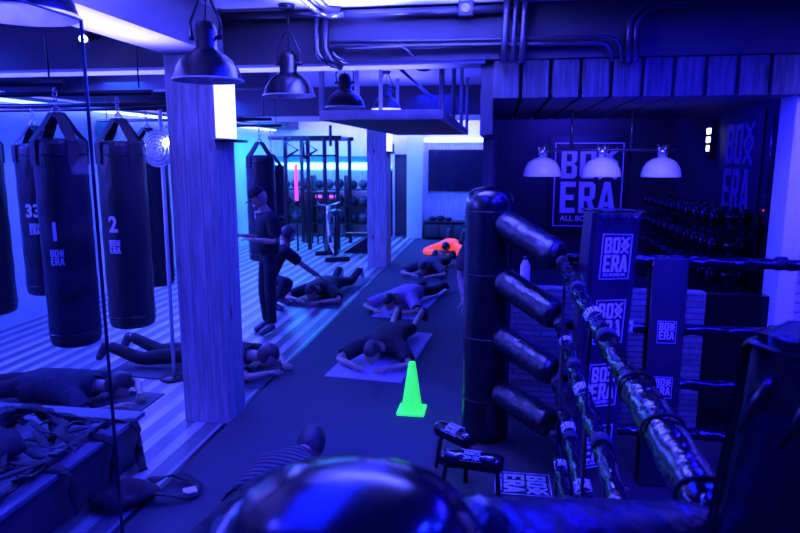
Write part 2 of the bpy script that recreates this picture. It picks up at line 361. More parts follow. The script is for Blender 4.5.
def figure(root, J, shirt='fabric_dark', trousers='fabric_dark', hair='hair', shoes='shoe', cap=False, longsleeve=False, face=V((0, -1, 0)), up=V((0, 0, 1)), k=1.0, shorts=False, hand_dir=None, extra=None):
    """J: joints as Vectors in root space. One continuous body mesh; clothes and hair as children."""
    J = {a: V(b) for a, b in J.items()}
    RB = dict(pelvis=.135, waist=.125, chest=.15, neck=.052, headb=.06, sl=.062, sr=.062, el=.04, er=.04, wl=.027, wr=.027, hl=.07, hr=.07, kl=.052, kr=.052, al=.036, ar=.036, tl=.03, tr=.03)
    RB = {a: r*k for a, r in RB.items()}
    order = ['pelvis', 'waist', 'chest', 'neck', 'headb', 'sl', 'el', 'wl', 'sr', 'er', 'wr', 'hl', 'kl', 'al', 'tl', 'hr', 'kr', 'ar', 'tr']
    J['headb'] = J['neck'].lerp(J['head'], .6)
    ix = {n: i for i, n in enumerate(order)}
    E_ = [('pelvis', 'waist'), ('waist', 'chest'), ('chest', 'neck'), ('neck', 'headb'), ('chest', 'sl'), ('sl', 'el'), ('el', 'wl'), ('chest', 'sr'), ('sr', 'er'), ('er', 'wr'), ('pelvis', 'hl'), ('hl', 'kl'), ('kl', 'al'), ('al', 'tl'), ('pelvis', 'hr'), ('hr', 'kr'), ('kr', 'ar'), ('ar', 'tr')]
    g = G()
    skel = skin_bm([J[n] for n in order], [(ix[a], ix[b]) for a, b in E_], [RB[n] for n in order]); g.merge(skel, False)
    # head: skull, jaw, nose, ears in one mesh with the body
    f = face.normalized(); u = (up-f*up.dot(f)).normalized(); s_ = f.cross(u)
    mt = Matrix((s_, f, u)).transposed().to_4x4()
    hc = J['head']; r = .1*k
    hb = bmesh.new(); bmesh.ops.create_uvsphere(hb, u_segments=20, v_segments=14, radius=1)
    for v in hb.verts:
        x, y, z = v.co; 
        w = 1-.22*max(0, -z)                       # narrower jaw
        v.co = V((x*.078*k*w, y*.098*k+(.012*k if z < -.2 and y > 0 else 0), z*.118*k))
        if y > .8 and -.3 < z < .12 and abs(x) < .3: v.co.y += .022*k*(1-abs(x)/.35)   # nose
        if y > .75 and .05 < z < .35 and .2 < abs(x) < .55: v.co.y -= .008*k          # eye sockets
        if y > .7 and -.62 < z < -.42: v.co.y -= .006*k                              # mouth line
    for sx_ in (-1, 1):
        e_ = bmesh.new(); bmesh.ops.create_uvsphere(e_, u_segments=8, v_segments=6, radius=1)
        for v in e_.verts: v.co = V((sx_*.08*k+v.co.x*.01*k, v.co.y*.02*k-.005, v.co.z*.03*k))
        t = bpy.data.meshes.new('e'); e_.to_mesh(t); hb.from_mesh(t); bpy.data.meshes.remove(t); e_.free()
    for q in hb.faces: q.smooth = True
    M4 = Matrix.Translation(hc) @ mt
    bmesh.ops.transform(hb, matrix=M4, verts=hb.verts); g.merge(hb)
    # hands with five fingers each
    for sd in 'lr':
        w = J['w'+sd]; d = (hand_dir[sd] if hand_dir else (w-J['e'+sd])).normalized()
        sidev = d.cross(V((0, 0, 1)));  sidev = sidev.normalized() if sidev.length > .1 else V((1, 0, 0))
        dn = sidev.cross(d).normalized();
        if dn.z > 0: dn = -dn
        palm = w+d*.075*k
        g.merge(skin_bm([w-d*.02, w+d*.035*k, palm], [(0, 1), (1, 2)], [.026*k, (.036*k, .02*k), (.036*k, .018*k)], sub=1))
        for q in range(4):
            o_ = sidev*(.03-.02*q)*k; L = (.062, .074, .07, .054)[q]*k
            a_ = palm+o_*.9-d*.01; b_ = palm+o_*1.15+d*L*.55+dn*.006; c_ = palm+o_*1.2+d*L*.95+dn*.022
            g.merge(skin_bm([a_, b_, c_], [(0, 1), (1, 2)], [.0095*k, .0085*k, .0065*k], sub=1))
        o_ = sidev*(.035 if sd == 'l' else -.035)*k
        g.merge(skin_bm([w+d*.03*k+o_*.5, w+d*.055*k+o_*1.5+dn*.01, w+d*.085*k+o_*1.75+dn*.02], [(0, 1), (1, 2)], [.012*k, .01*k, .008*k], sub=1))
    g.build('body', 'skin', root)
    # clothes follow the body surface
    def garment(name, mat, keep, off):
        b2 = skel.copy()
        b2.normal_update()
        bad = []
        for v in b2.verts:
            best = None
            for (p, q) in E_:
                A, B = J[p], J[q]; d = B-A; t = max(0, min(1, (v.co-A).dot(d)/max(d.length_squared, 1e-9)))
                ds = (v.co-A-d*t).length-(RB[p]*(1-t)+RB[q]*t)
                if best is None or ds < best[0]: best = (ds, p, q, t)
            o_ = keep(best[1], best[2], best[3])
            if o_ is None: bad.append(v)
            else: v.co += v.normal*off*o_
        bmesh.ops.delete(b2, geom=bad, context='VERTS')
        gg = G(); gg.merge(b2); ob = gg.build(name, mat, root)
        so = ob.modifiers.new('thickness', 'SOLIDIFY'); so.thickness = .006*k; so.offset = 1
    def k_shirt(p, q, t):
        if (p, q) == ('pelvis', 'waist'): return 1.3 if t > .05 else None
        if (p, q) == ('waist', 'chest') or q in ('sl', 'sr'): return 1
        if (p, q) == ('chest', 'neck'): return 1 if t < .8 else None
        if p in ('sl', 'sr'): return 1.2 if (longsleeve or t < .8) else None
        if p in ('el', 'er') and longsleeve: return 1.1 if t < .88 else None
    def k_trousers(p, q, t):
        if (p, q) == ('pelvis', 'waist'): return 1 if t < .6 else None
        if q in ('hl', 'hr'): return 1
        if p in ('hl', 'hr'): return 1.2 if (not shorts or t < .75) else None
        if p in ('kl', 'kr') and not shorts: return 1.3 if t < .9 else None
    garment('trousers', trousers, k_trousers, .010*k); garment('shirt', shirt, k_shirt, .022*k); skel.free()
    for sd in 'lr':
        a_, t_ = J['a'+sd], J['t'+sd]; d = (t_-a_).normalized()
        sg = G(); sg.merge(skin_bm([a_-d*.035, a_.lerp(t_, .45), t_, t_+d*.035], [(0, 1), (1, 2), (2, 3)], [.052*k, .05*k, (.052*k, .04*k), (.036*k, .026*k)])); sg.build('shoe', shoes, root)
    if cap:
        cg = G(); prof = [(0, .135), (.05, .128), (.085, .1), (.1, .055), (.102, .03), (.096, .028)]
        cg.lathe([(a*k, b*k) for a, b in prof], n=24, mtx=Matrix())
        pts = [(math.sin(t)*.085*k, .07*k+math.cos(t)*.1*k) for t in [(-1.35+2.7*i/10) for i in range(11)]]
        cg.poly(pts, .006*k, Matrix.Translation((0, 0, .03*k)) @ Matrix.Rotation(-.15, 4, 'X'))
        bmesh.ops.transform(cg.bm, matrix=M4, verts=cg.bm.verts); cg.build('cap', 'fabric_dark', root)
    else:
        hb = bmesh.new(); bmesh.ops.create_uvsphere(hb, u_segments=20, v_segments=14, radius=1)
        bmesh.ops.delete(hb, geom=[v for v in hb.verts if (v.co.y > .35 and v.co.z < .42) or v.co.z < -.55], context='VERTS')
        for v in hb.verts: v.co = V((v.co.x*.09*k, v.co.y*.109*k-.006, v.co.z*.13*k+.004))
        for q in hb.faces: q.smooth = True
        bmesh.ops.transform(hb, matrix=M4, verts=hb.verts); hg = G(); hg.merge(hb); hg.build('hair', hair, root)
    return root
def prone_joints(arm=.36, legs=.12, feet_up=0., tilt=0.):
    z = .15
    J = dict(head=(0, .06, .17), neck=(0, .2, .16), chest=(0, .42, .165), waist=(0, .68, .15), pelvis=(0, .92, .16),
        sl=(-.2, .36, .15), sr=(.2, .36, .15), el=(-arm, .1, .06), er=(arm, .1, .06), wl=(-.17, -.03, .06), wr=(.17, -.03, .05),
        hl=(-.1, .98, .14), hr=(.1, .98, .14), kl=(-legs-.03, 1.36, .085), kr=(legs+.03, 1.36, .085),
        al=(-legs-.06, 1.74, .11+feet_up), ar=(legs+.06, 1.74, .11+feet_up), tl=(-legs-.07, 1.82, .05+feet_up*.3), tr=(legs+.07, 1.82, .05+feet_up*.3))
    return {a: V(b) for a, b in J.items()}
def prone(label, x, y, rz, group=None, z=0, **kw):
    t = thing('person', label, 'person', (x, y, z), rz, group)
    jk = {a: kw.pop(a) for a in ('arm', 'legs', 'feet_up') if a in kw}; tuck = kw.pop('tuck', 0); J = prone_joints(**jk)
    if tuck: J['wl'] = V((-.12, .1, .05)); J['wr'] = V((.12, .12, .05)); J['el'].y = J['er'].y = .28; kw['hand_dir'] = {'l': V((1, 0, 0)), 'r': V((-1, .0, 0))}
    figure(t, J, face=V((0, -.75, -.66)), up=V((0, -.66, .75)), **kw)
    return t

# ================================================================== SETTING
CZ = 3.14
struct('floor', G().box((-2.1, -2.6, -.06), (5.2, 17, 0)), 'mat_floor').name = 'floor'
o = struct('floor', G().box((-6.1, -2.6, -.06), (-2.1, 17, 0)), 'boards'); 
struct('trim_floor_edge', G().box((-2.115, -2.5, 0), (-2.08, 17, .004)), 'black_metal').name = 'trim_1'
struct('ceiling', G().box((-6.1, -2.6, CZ), (5.2, 17, CZ+.1)), 'ceiling')
struct('wall_left', G().box((-6.1, -2.6, 0), (-5.97, 17, CZ)), 'white_wall')
struct('wall_back', G().box((-6.1, 16.75, 0), (5.2, 16.9, CZ)), 'white_wall')
struct('wall_front', G().box((-6.1, -2.6, 0), (5.2, -2.5, CZ)), 'dark_wall')
struct('wall_right', G().box((5.1, -2.6, 0), (5.2, 17, CZ)), 'dark_wall')
# lowered bulkhead along the left wall, lit by its cove strip
struct('trim_bulkhead', G().box((-5.97, -2.5, 2.78), (-5.3, 16.75, CZ)), 'beam').name = 'trim_2'
t = thing('cove_light', 'long bluish white light strip glowing along the top of the left wall', 'light strip', (-5.9, 7, 2.74))
G().box((-.03, -9.3, .0), (.03, 9.6, .035)).build('light_strip', 'strip_left', t)
G().box((-.05, -9.3, .035), (.05, 9.6, .05)).build('housing', 'black_metal', t)
# beams
g = G(); g.box((-6, 4.72, 2.765), (5.1, 5.02, CZ)); struct('trim_beam', g, 'beam').name = 'trim_3'
struct('trim_b', G().box((-5.3, 4.74, 2.745), (-.12, 5.0, 2.765)), 'pale_beam').name = 'trim_4'  # pale slab: lit underside of the dark beam put into the colour
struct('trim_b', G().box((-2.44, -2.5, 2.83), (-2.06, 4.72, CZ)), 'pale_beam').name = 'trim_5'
struct('trim_b', G().box((-5.3, 9.9, 2.72), (-.14, 10.2, CZ)), 'beam').name = 'trim_6'
struct('trim_b', G().box((-5.3, 7.2, 2.86), (-2.6, 7.45, CZ)), 'beam').name = 'trim_7'
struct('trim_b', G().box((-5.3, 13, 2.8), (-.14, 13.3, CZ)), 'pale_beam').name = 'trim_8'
# pillars: boxed in whitewashed boards
def pillar(y, n, d=.34, top=2.83):
    g = G(); x0, x1 = -2.44, -2.07
    g.box((x0+.01, y+.01, 0), (x1-.01, y+d-.01, top))
    for i in range(3):
        w = (x1-x0)/3; g.box((x0+i*w+.0015, y, 0), (x0+(i+1)*w-.0015, y+.02, top), .003, seg=1)
        g.box((x0+i*w+.0015, y+d-.02, 0), (x0+(i+1)*w-.0015, y+d, top), .003, seg=1)
        w = d/3
        for xx in (x0, x1-.02): g.box((xx, y+i*w+.0015, 0), (xx+.02, y+(i+1)*w-.0015, top), .003, seg=1)
    o = g.build('pillar', 'pillar')
    return o
o = pillar(4.53, 1, top=2.82); tag(o, 'big whitewashed timber pillar in the left foreground with a glow panel for its lit side', 'pillar', 'timber clad pillars'); o['kind'] = 'structure'
o = pillar(11.8, 2, d=.5, top=CZ); tag(o, 'far timber pillar at the edge of the boards beside the dark doorway', 'pillar', 'timber clad pillars'); o['kind'] = 'structure'
for (yy, z0, z1, lab) in ((4.53, 2.2, 2.68, 'uplight glow panel standing in for the lit side of the near timber pillar'), (11.8, 2.15, 2.62, 'small uplight glow panel standing in for the lit side of the far timber pillar')):
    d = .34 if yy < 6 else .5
    t = thing('uplit_face', lab, 'light', (-2.07, yy+d/2, z0), 0, 'glow panels for the lit pillar sides')
    G().box((0, -d/2+.01, .03), (.03, d/2-.01, z1-z0), .004).build('glow_panel', 'uplit_glow', t)  # added glowing panel stands in for the uplit pillar face
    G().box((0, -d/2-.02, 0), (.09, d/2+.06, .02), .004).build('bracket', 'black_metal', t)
# plank soffit in front of the free weight bay
g = G(); w = .205
x = -.06; i = 0
while x < 2.05:
    x1 = min(x+w-.026, 2.03)
    g.box((x, 4.74, 2.5), (x1, 4.785, 2.76), .004, seg=1); g.box((x, 4.785, 2.5), (x1, 7.5, 2.525), .004, seg=1)
    x += w
t_ = g; struct('trim_s', t_, 'plank').name = 'trim_9'
struct('trim_s', G().box((-.06, 4.79, 2.53), (2.06, 7.5, 2.76)), 'black_wall').name = 'trim_10'
# partition between the aisle and the weight bay, bay walls
struct('wall_partition', G().box((-.15, 5.8, 0), (-.06, 12.1, CZ)), 'dark_wall').name = 'wall_middle'
struct('wall_partition', G().box((-.15, 4.79, 2.25), (-.06, 5.8, CZ)), 'dark_wall').name = 'trim_11'
struct('wall_bay_back', G().box((-.15, 12.1, 0), (3.1, 12.2, CZ)), 'black_wall')
struct('wall_bay_right', G().box((3.0, 5.2, 0), (3.1, 12.1, CZ)), 'dark_wall')
struct('wall_low', G().box((.12, 4.9, 0), (1.53, 5.02, 1.1)), 'brick')
struct('wall_ring_end', G().box((2.11, 4.9, 0), (5.1, 5.1, 2.76)), 'pale_brick')
struct('wall_p', G().box((1.53, 4.95, 0), (1.985, 5.05, 1.08)), 'leather_matt').name = 'trim_12'
struct('trim_p', G().box((1.985, 4.84, 0), (2.11, 5.1, 2.74), .006), 'trim').name = 'trim_13'

# posters on the brick end wall
t = thing('poster', 'tall pale poster with grey lettering hung on the brick wall at the right', 'poster', (2.46, 4.89, 2.2))
G().box((-.3, -.012, -.42), (.3, 0, .56), .003).build('sheet', 'poster_paper', t)
g = G(); number(g, 'TE', .15, frame_mtx((-.13, -.0135, .21), (1, 0, 0), (0, 0, 1))); g.build('lettering', 'poster_ink', t)
g = G()
for k in range(3): g.box((-.2, -.0145, .5-k*.06), (.2, -.012, .465-k*.06))
for a in range(14):
    aa = 2*PI*a/14; c = V((-.1+.1*math.cos(aa), -.0145, -.1+.1*math.sin(aa))); g.box(c-V((.02, .0, .02)), c+V((.02, .0025, .02)))
g.build('small_print', 'poster_ink', t)
t = thing('poster', 'dark picture low on the brick wall at the right, behind the corner pad', 'poster', (2.5, 4.89, 1.15))
G().box((-.24, -.012, -.3), (.3, 0, .2), .003).build('sheet', 'dark_wall', t)
g = G(); g.poly([(-.15, -.28), (-.1, .0), (-.03, .05), (-.05, .14), (.04, .16), (.07, .06), (.17, .02), (.2, -.28)], .002, frame_mtx((0, -.015, 0), (1, 0, 0), (0, 0, 1))); g.build('picture', 'black_wall', t)

# ------------------------------------------------------------------ far end of the room
t = thing('door_frame', 'pale door frame around the dark doorway at the far end of the aisle', 'door frame', (-2.5, 16.7, 0)); t['kind'] = 'structure'; t.name = 'door_1'
g = G(); g.box((-.42, -.1, 0), (-.2, .04, 2.4), .004); g.box((-.42, -.1, 2.13), (.2, .04, 2.6), .004); g.build('frame', 'trim', t)
G().box((-.2, -.03, 0), (.19, .0, 2.13)).build('door_leaf', 'dark_wall', t)
struct('trim_c', G().box((-2.32, 16.2, 0), (-1.92, 16.74, 2.75), .01), 'trim').name = 'trim_14'
struct('trim_c', G().box((-1.92, 16.6, 0), (-.2, 16.74, 2.42)), 'panel_wood').name = 'trim_15'
t = thing('cove_light', 'bright white light strip above the wall screen at the far end', 'light strip', (-1.1, 16.55, 2.46))
G().box((-.95, -.02, -.02), (.9, .03, .08)).build('light_strip', 'strip_far', t)
G().box((.86, -.02, -1.0), (.92, .03, -.02)).build('light_strip', 'strip_far', t)
t = thing('wall_screen', 'large dark wall mounted screen on the wood panel at the far end', 'screen', (-1.05, 16.6, 1.73))
G().box((-.76, -.07, -.52), (.76, 0, .52), .01).build('casing', 'black_metal', t)
G().box((-.74, -.074, -.5), (.74, -.069, .5)).build('screen_glass', 'screen', t)
t = thing('storage_bench', 'low dark storage bench standing under the wall screen', 'bench', (-1.35, 16.2, 0))
G().box((-.5, -.2, .04), (.6, .3, .42), .01).build('cabinet', 'fabric_dark', t)
G().box((-.52, -.22, .42), (.62, .32, .46), .005).build('bench_top', 'black_metal', t)
for k in range(3): G().box((-.46+k*.36, -.215, .08), (-.14+k*.36, -.2, .38), .006).build('drawer', 'dark_wall', t)
for k, (dx, r_) in enumerate(((-.3, .1), (-.1, .12), (.1, .09))):
    o = G().ball((-1.35+dx, 16.2, .46+r_*.6), r_, 14, (1, 1, .6)).build('equipment_bag', 'fabric_dark'); tag(o, ('left', 'middle', 'right')[k]+' one of three small dark bags lying on the storage bench', 'bag', 'bags on the storage bench')
t = thing('potted_plant', 'small dark potted plant standing by the wood panel beside the wall screen', 'plant', (-.62, 15.75, .0))
G().lathe([(0, 0), (.13, 0), (.17, .42), (.15, .42), (.13, .36), (0, .36)], n=16).build('pot', 'dark_wall', t)
g = G()
for k in range(40):
    a = random.uniform(0, 2*PI); el = random.uniform(.2, 1.4); L = random.uniform(.25, .55)
    d = V((math.cos(a)*math.cos(el), math.sin(a)*math.cos(el), math.sin(el))); s_ = d.cross(V((0, 0, 1))).normalized()*.035
    p0 = V((0, 0, .4)); p1 = p0+d*L*.6; p2 = p0+d*L-V((0, 0, .06))
    g.add([p0, p1+s_, p2, p1-s_, p1+V((0, 0, .006))], [(0, 1, 4), (1, 2, 4), (2, 3, 4), (3, 0, 4)])
g.build('foliage', 'leaf', t)
o = G().box((-.7, 15.2, .0), (-.42, 15.5, .38), .03).build('tote_box', 'trim'); tag(o, 'pale box standing on the floor beside the far plant', 'box')
o = G().ball((-1.13, 15.1, .06), .06, 14).build('small_ball', 'pink_tube'); tag(o, 'small glowing pink ball on the floor at the far end', 'ball')

# left part of the far wall: dark band, glowing strip, shelving
struct('trim_d', G().box((-5.97, 16.62, 1.93), (-2.75, 16.74, 2.08)), 'teal').name = 'trim_16'
struct('trim_d', G().box((-5.97, 16.6, 0), (-2.75, 16.74, 1.72)), 'panel_wood').name = 'trim_17'
o = G().box((-5.9, 16.55, 1.745), (-2.8, 16.62, 1.9), .01).build('cove_light', 'strip_cyan'); tag(o, 'cyan white light strip glowing along the far wall above the weight shelves', 'light strip')
t = thing('weight_shelf', 'long dark steel shelf rack holding balls against the far left wall', 'shelf rack', (-4.35, 16.3, 0))
for k in range(4): G().box((-1.35+k*.9-.03, -.2, 0), (-1.35+k*.9+.03, .2, 1.6), .004).build('upright', 'black_metal', t)
for z in (.35, .8, 1.22): G().box((-1.4, -.22, z), (1.4, .22, z+.03), .004).build('shelf', 'black_metal', t)
sh = None
names = {1.25: 'top', .83: 'middle', .38: 'bottom'}
for z in (1.25, .83, .38):
    for k in range(9):
        r_ = .115+.02*((k*7) % 3)/2; x = -5.25+.9*(k//3)+.26*(k % 3-1)
        t = thing('medicine_ball', f'dark medicine ball on the {names[z]} shelf of the far rack, ' + ('first', 'second', 'third', 'fourth', 'fifth', 'sixth', 'seventh', 'eighth', 'ninth')[k] + ' from the left', 'ball', (x, 16.22, z), 0, 'medicine balls on the far rack')
        G().ball((0, 0, r_), r_, 14).build('shell', ('fabric_dark', 'fabric_grey', 'denim')[k % 3], t)
        G().tube([(r_*1.005*math.cos(a), r_*1.005*math.sin(a), r_) for a in [2*PI*i/16 for i in range(17)]], .006, 5, False).build('seam_band', 'black_metal', t)

# training rig
t = thing('training_rig', 'tall dark steel training rig standing on the boards at the far left', 'rig', (-4.1, 13.9, 0))
for (x, y) in ((-.62, 0), (-.1, 0), (.28, 0), (.56, 0), (-.62, 1.2), (.56, 1.2)):
    G().box((x-.04, y-.04, 0), (x+.04, y+.04, 2.52), .006).build('upright', 'black_metal', t)
for y in (0, 1.2): G().box((-1.0, y-.03, 2.44), (.66, y+.03, 2.53), .006).build('crossbar', 'black_metal', t)
for x in (-.62, .56): G().box((x-.03, 0, 2.45), (x+.03, 1.2, 2.52), .006).build('side_bar', 'black_metal', t)
G().tube([(-.62, -.05, 2.1), (.56, -.05, 2.1)], .02, 10).build('pull_up_bar', 'black_metal', t)
G().box((.4, -.06, 2.3), (.46, -.02, 2.75), .006).build('bracket', 'black_metal', t)
for k, x in enumerate((-.45, -.02)):
    u = thing('triangle_handle', ('left', 'right')[k]+' one of two dark triangular handles hanging from the far rig', 'handle', (-4.1+x, 13.78, 2.05), 0, 'triangular handles on the rig')
    G().tube([(-.14, 0, 0), (-.14, 0, .34), (.16, 0, .17), (-.14, 0, 0)], .035, 8).build('handle_frame', 'black_metal', u)
    G().tube([(-.1, 0, .3), (0, .06, .44)], .012, 6).build('strap', 'canvas', u)
t = thing('light_tube', 'upright glowing pink light tube leaning on the training rig', 'light tube', (-4.39, 13.6, 1.12))
G().cyl((0, 0, 0), (0, 0, .8), .04, 12).build('tube', 'pink_tube', t); G().cyl((0, 0, -.06), (0, 0, 0), .045, 12).build('end_cap', 'black_metal', t)
G().cyl((0, 0, -1.12), (0, 0, -.06), .02, 8).build('stand', 'black_metal', t)
t = thing('light_tube', 'short horizontal glowing pink light tube in front of the far weight shelves', 'light tube', (-4.35, 16.0, 1.06))
G().cyl((-.3, 0, 0), (.32, 0, 0), .035, 12).build('tube', 'pink_tube', t)
for x in (-.3, .32): G().cyl((x, 0, 0), (x, .12, 0), .02, 8).build('bracket', 'black_metal', t)
# ladder of bars beside the rig
t = thing('ladder_rack', 'low dark slatted rack standing behind the training rig', 'rack', (-4.25, 14.9, 0))
for k in range(6): G().box((-.35+k*.14, -.02, 0), (-.31+k*.14, .02, 1.25), .004).build('slat', 'black_metal', t)
for z in (.2, 1.2): G().box((-.36, -.03, z), (.4, .03, z+.05), .004).build('rail', 'black_metal', t)
# exercise bike
t = thing('exercise_bike', 'dark upright exercise bike standing at the far edge of the boards', 'exercise bike', (-3.25, 12.5, 0), .5)
G().tube([(0, 0, .1), (0, 0, .55), (0, -.05, .95)], .035, 10).build('seat_post', 'black_metal', t)
G().tube([(0, .0, .12), (0, .45, .3), (0, .6, .85), (0, .55, 1.05)], .04, 10).build('main_frame', 'steel', t)
g = G(); g.lathe([(0, -.03), (.2, -.03), (.23, -.015), (.23, .015), (.2, .03), (0, .03)], (0, .62, .3), 24, Matrix.Rotation(PI/2, 4, 'Y')); g.build('flywheel', 'black_metal', t)
G().tube([(0, .72, .3), (0, .6, .85)], .025, 8).build('fork', 'steel', t)
G().ball((0, -.06, 1.0), .12, 14, (1, 1.3, .4)).build('saddle', 'leather', t)
G().tube([(-.24, .45, 1.15), (-.2, .62, 1.1), (0, .6, 1.06), (.2, .62, 1.1), (.24, .45, 1.15)], .018, 8).build('handlebar', 'steel', t)
for y in (-.15, .75): G().box((-.25, y-.04, 0), (.25, y+.04, .09), .01).build('foot', 'black_metal', t)
for s_ in (-1, 1):
    c = G().tube([(s_*.06, .25, .28), (s_*.08, .25+.12*s_, .28-.1*s_)], .014, 6).build('crank', 'steel', t)
    G().box((s_*.08, .2+.12*s_, .26-.1*s_), (s_*.17, .3+.12*s_, .28-.1*s_)).build('pedal', 'black_metal', c)
t = thing('step_box', 'low dark slanted bench on the floor between the bike and the far pillar', 'bench', (-2.9, 13.9, 0))
g = G(); g.poly([(-.45, 0), (.35, 0), (.35, .42), (.2, .42)], .4, frame_mtx((0, 0, 0), (1, 0, 0), (0, 0, 1))); g.build('bench_body', 'fabric_dark', t)
G().box((-.4, -.38, .4), (.38, -.02, .44), .01).build('bench_top', 'leather', t)

# ------------------------------------------------------------------ ceiling services
def pipe(pts, r, mat, label, px=None):
    o = G().tube(pts, r, 10).build('conduit_pipe', mat); tag(o, label, 'pipe', 'conduits on the beams'); return o
Yb = 4.66
P_ = lambda *a: [at(x, y, yy) for x, y, yy in a]
pipe(P_((215, 17.5, Yb), (300, 15, Yb), (345, 14.5, Yb)), .022, 'conduit', 'dark conduit along the top of the ceiling beam behind the near pendant lamps')
pipe(P_((338, 15, Yb), (420, 12, Yb), (520, 8.5, Yb)), .03, 'conduit', 'thick conduit along the top of the beam, middle stretch')
pipe(P_((330, 48, Yb), (450, 45.5, Yb), (596, 43, Yb), (606, 45, Yb), (611, 52, Yb), (612, 61, Yb)), .018, 'conduit', 'long thin conduit half way down the beam, bending down at its right end')
pipe(P_((330, 42, Yb), (420, 41, Yb), (606, 37, Yb), (617, 40, Yb), (621, 50, Yb), (621.5, 61, Yb)), .014, 'conduit', 'thinner of the two conduits running half way down the beam')
pipe(P_((345, 48.5, Yb-.05), (402, 47, Yb-.05), (408, 51, Yb-.05), (415, 56, Yb-.02)), .008, 'conduit_bright', 'bright thin cable lying over the lower conduit')
pipe(P_((317, 18, Yb), (317, 48, Yb), (318, 54, Yb-.02), (326, 64, Yb+.02), (336, 66, Yb+.1)), .02, 'conduit_bright', 'bright conduit dropping down the beam beside the second pendant lamp')
pipe(P_((326, 18, Yb), (325, 50, Yb), (330, 60, Yb-.02), (341, 68, Yb+.06)), .024, 'conduit', 'dark conduit beside the bright one dropping down the beam')
pipe(P_((332, 50, Yb), (336, 57, Yb-.02), (348, 63, Yb+.02)), .014, 'conduit_bright', 'short bright hooked conduit under the beam')
pipe([at(288, -14, 3.9), at(318, 12, Yb-.04), at(330, 16, Yb-.02), at(344, 14.5, Yb-.02)], .02, 'conduit_bright', 'bright diagonal conduit reaching the beam, left of a pair')
pipe([at(302, -16, 3.9), at(326, 8, Yb-.04), at(340, 12, Yb-.02)], .026, 'conduit', 'dark diagonal conduit reaching the beam, right of a pair')
for x, r_, l in ((505, .026, 'left'), (514, .02, 'middle'), (523, .024, 'right')):
    pipe(P_((x+3, -4, Yb-.02), (x+2, 10, Yb-.02), (x, 40, Yb-.02), (x-1, 63, Yb-.02)), r_, 'conduit', f'{l} one of three conduits dropping to the left end of the plank soffit')
pipe(P_((690, -2, Yb), (655, 1, Yb), (640, 9, Yb), (630, 20, Yb), (628, 62, Yb)), .024, 'conduit', 'conduit curving down over the plank soffit, left of a pair')
pipe(P_((700, 3, Yb), (660, 5, Yb), (646, 12, Yb), (637, 22, Yb), (635, 62, Yb)), .024, 'conduit', 'conduit curving down over the plank soffit, right of a pair')
pipe([at(395, 64, 5.6), at(432, 98, 9.6)], .016, 'conduit', 'dark conduit running away under the ceiling towards the far beam')
t = thing('junction_box', 'small junction box on the beam where the conduits meet', 'box', at(466, 9, Yb-.02))
G().box((-.05, -.04, -.05), (.05, .03, .05), .008).build('box_body', 'conduit', t); G().cyl((0, -.05, 0), (0, -.04, 0), .03, 12).build('lid', 'conduit_bright', t)
t = thing('track_spotlight', 'small dark spotlight hanging under the beam above the hanging frame', 'spotlight', at(426, 62, 5.3))
G().cyl((0, 0, .15), (0, 0, .38), .012, 8).build('stem', 'black_metal', t)
G().tube([(0, 0, .15), (-.02, -.08, -.05)], [.05, .07], 14).build('lamp_head', 'black_metal', t)
t = thing('spotlight', 'bright little spotlight shining at the corner of the glass screen', 'spotlight', at(84, 39, 4.55))
G().cyl((0, 0, 0), (0, .1, .04), .035, 12).build('lamp_head', 'black_metal', t); G().ball((0, -.01, 0), .028, 12).build('lens', 'glow_spot', t)
G().cyl((0, .1, .04), (0, .17, .04), .015, 8).build('bracket', 'black_metal', t)

# dome pendants
def chain_links(g, p, L, r=.012, n=None):
    n = n or max(2, int(L/.045)); 
    for i in range(n):
        c = V(p)+V((0, 0, L*(i+.5)/n)); a = (i % 2)*PI/2
        pts = [c+V((math.cos(a)*math.cos(q)*r, math.sin(a)*math.cos(q)*r, math.sin(q)*L/n*.62)) for q in [2*PI*k/8 for k in range(9)]]
        g.tube(pts, .0035, 5, False)
def dome_lamp(x, y, z, label):
    t = thing('pendant_lamp', label, 'lamp', (x, y, z), 0, 'black dome pendant lamps')
    prof = [(.185, 0), (.18, .012), (.168, .055), (.14, .1), (.1, .135), (.068, .152), (.062, .165), (.062, .25), (.055, .275), (.04, .3), (.0, .31)]
    if CZ-z < .4: sq = (CZ-z-.04)/.44; prof = [(a, b*sq) for a, b in prof]
    G().lathe(prof, n=36).build('shade', 'enamel', t)
    G().lathe([(.186, -.001), (.178, .0), (.165, .05), (.135, .095), (.09, .128), (0, .14)], n=36).build('lining', 'lamp_in', t)
    G().tube([(.186*math.cos(a), .186*math.sin(a), 0) for a in [2*PI*i/36 for i in range(37)]], .0045, 6, False).build('rim', 'lamp_in', t)
    G().ball((0, 0, .09), .035, 12).build('bulb', 'lamp_in', t)
    g = G(); g.tube([(-.075, 0, .21), (-.085, 0, .3), (-.03, 0, .42), (0, 0, .44), (.03, 0, .42), (.085, 0, .3), (.075, 0, .21)], .007, 6); g.cyl((-.095, 0, .22), (-.055, 0, .22), .012, 8); g.cyl((.055, 0, .22), (.095, 0, .22), .012, 8)
    g.build('bracket', 'black_metal', t)
    g = G(); chain_links(g, (0, 0, .43), max(.02, CZ-z-.43-.02)); g.tube([(0, 0, .31), (.01, 0, .42), (.012, 0, CZ-z-.01)], .004, 5); g.build('chain', 'black_metal', t)
    G().lathe([(0, CZ-z-.03), (.05, CZ-z-.03), (.06, CZ-z), (0, CZ-z)], n=20).build('ceiling_rose', 'black_metal', t)
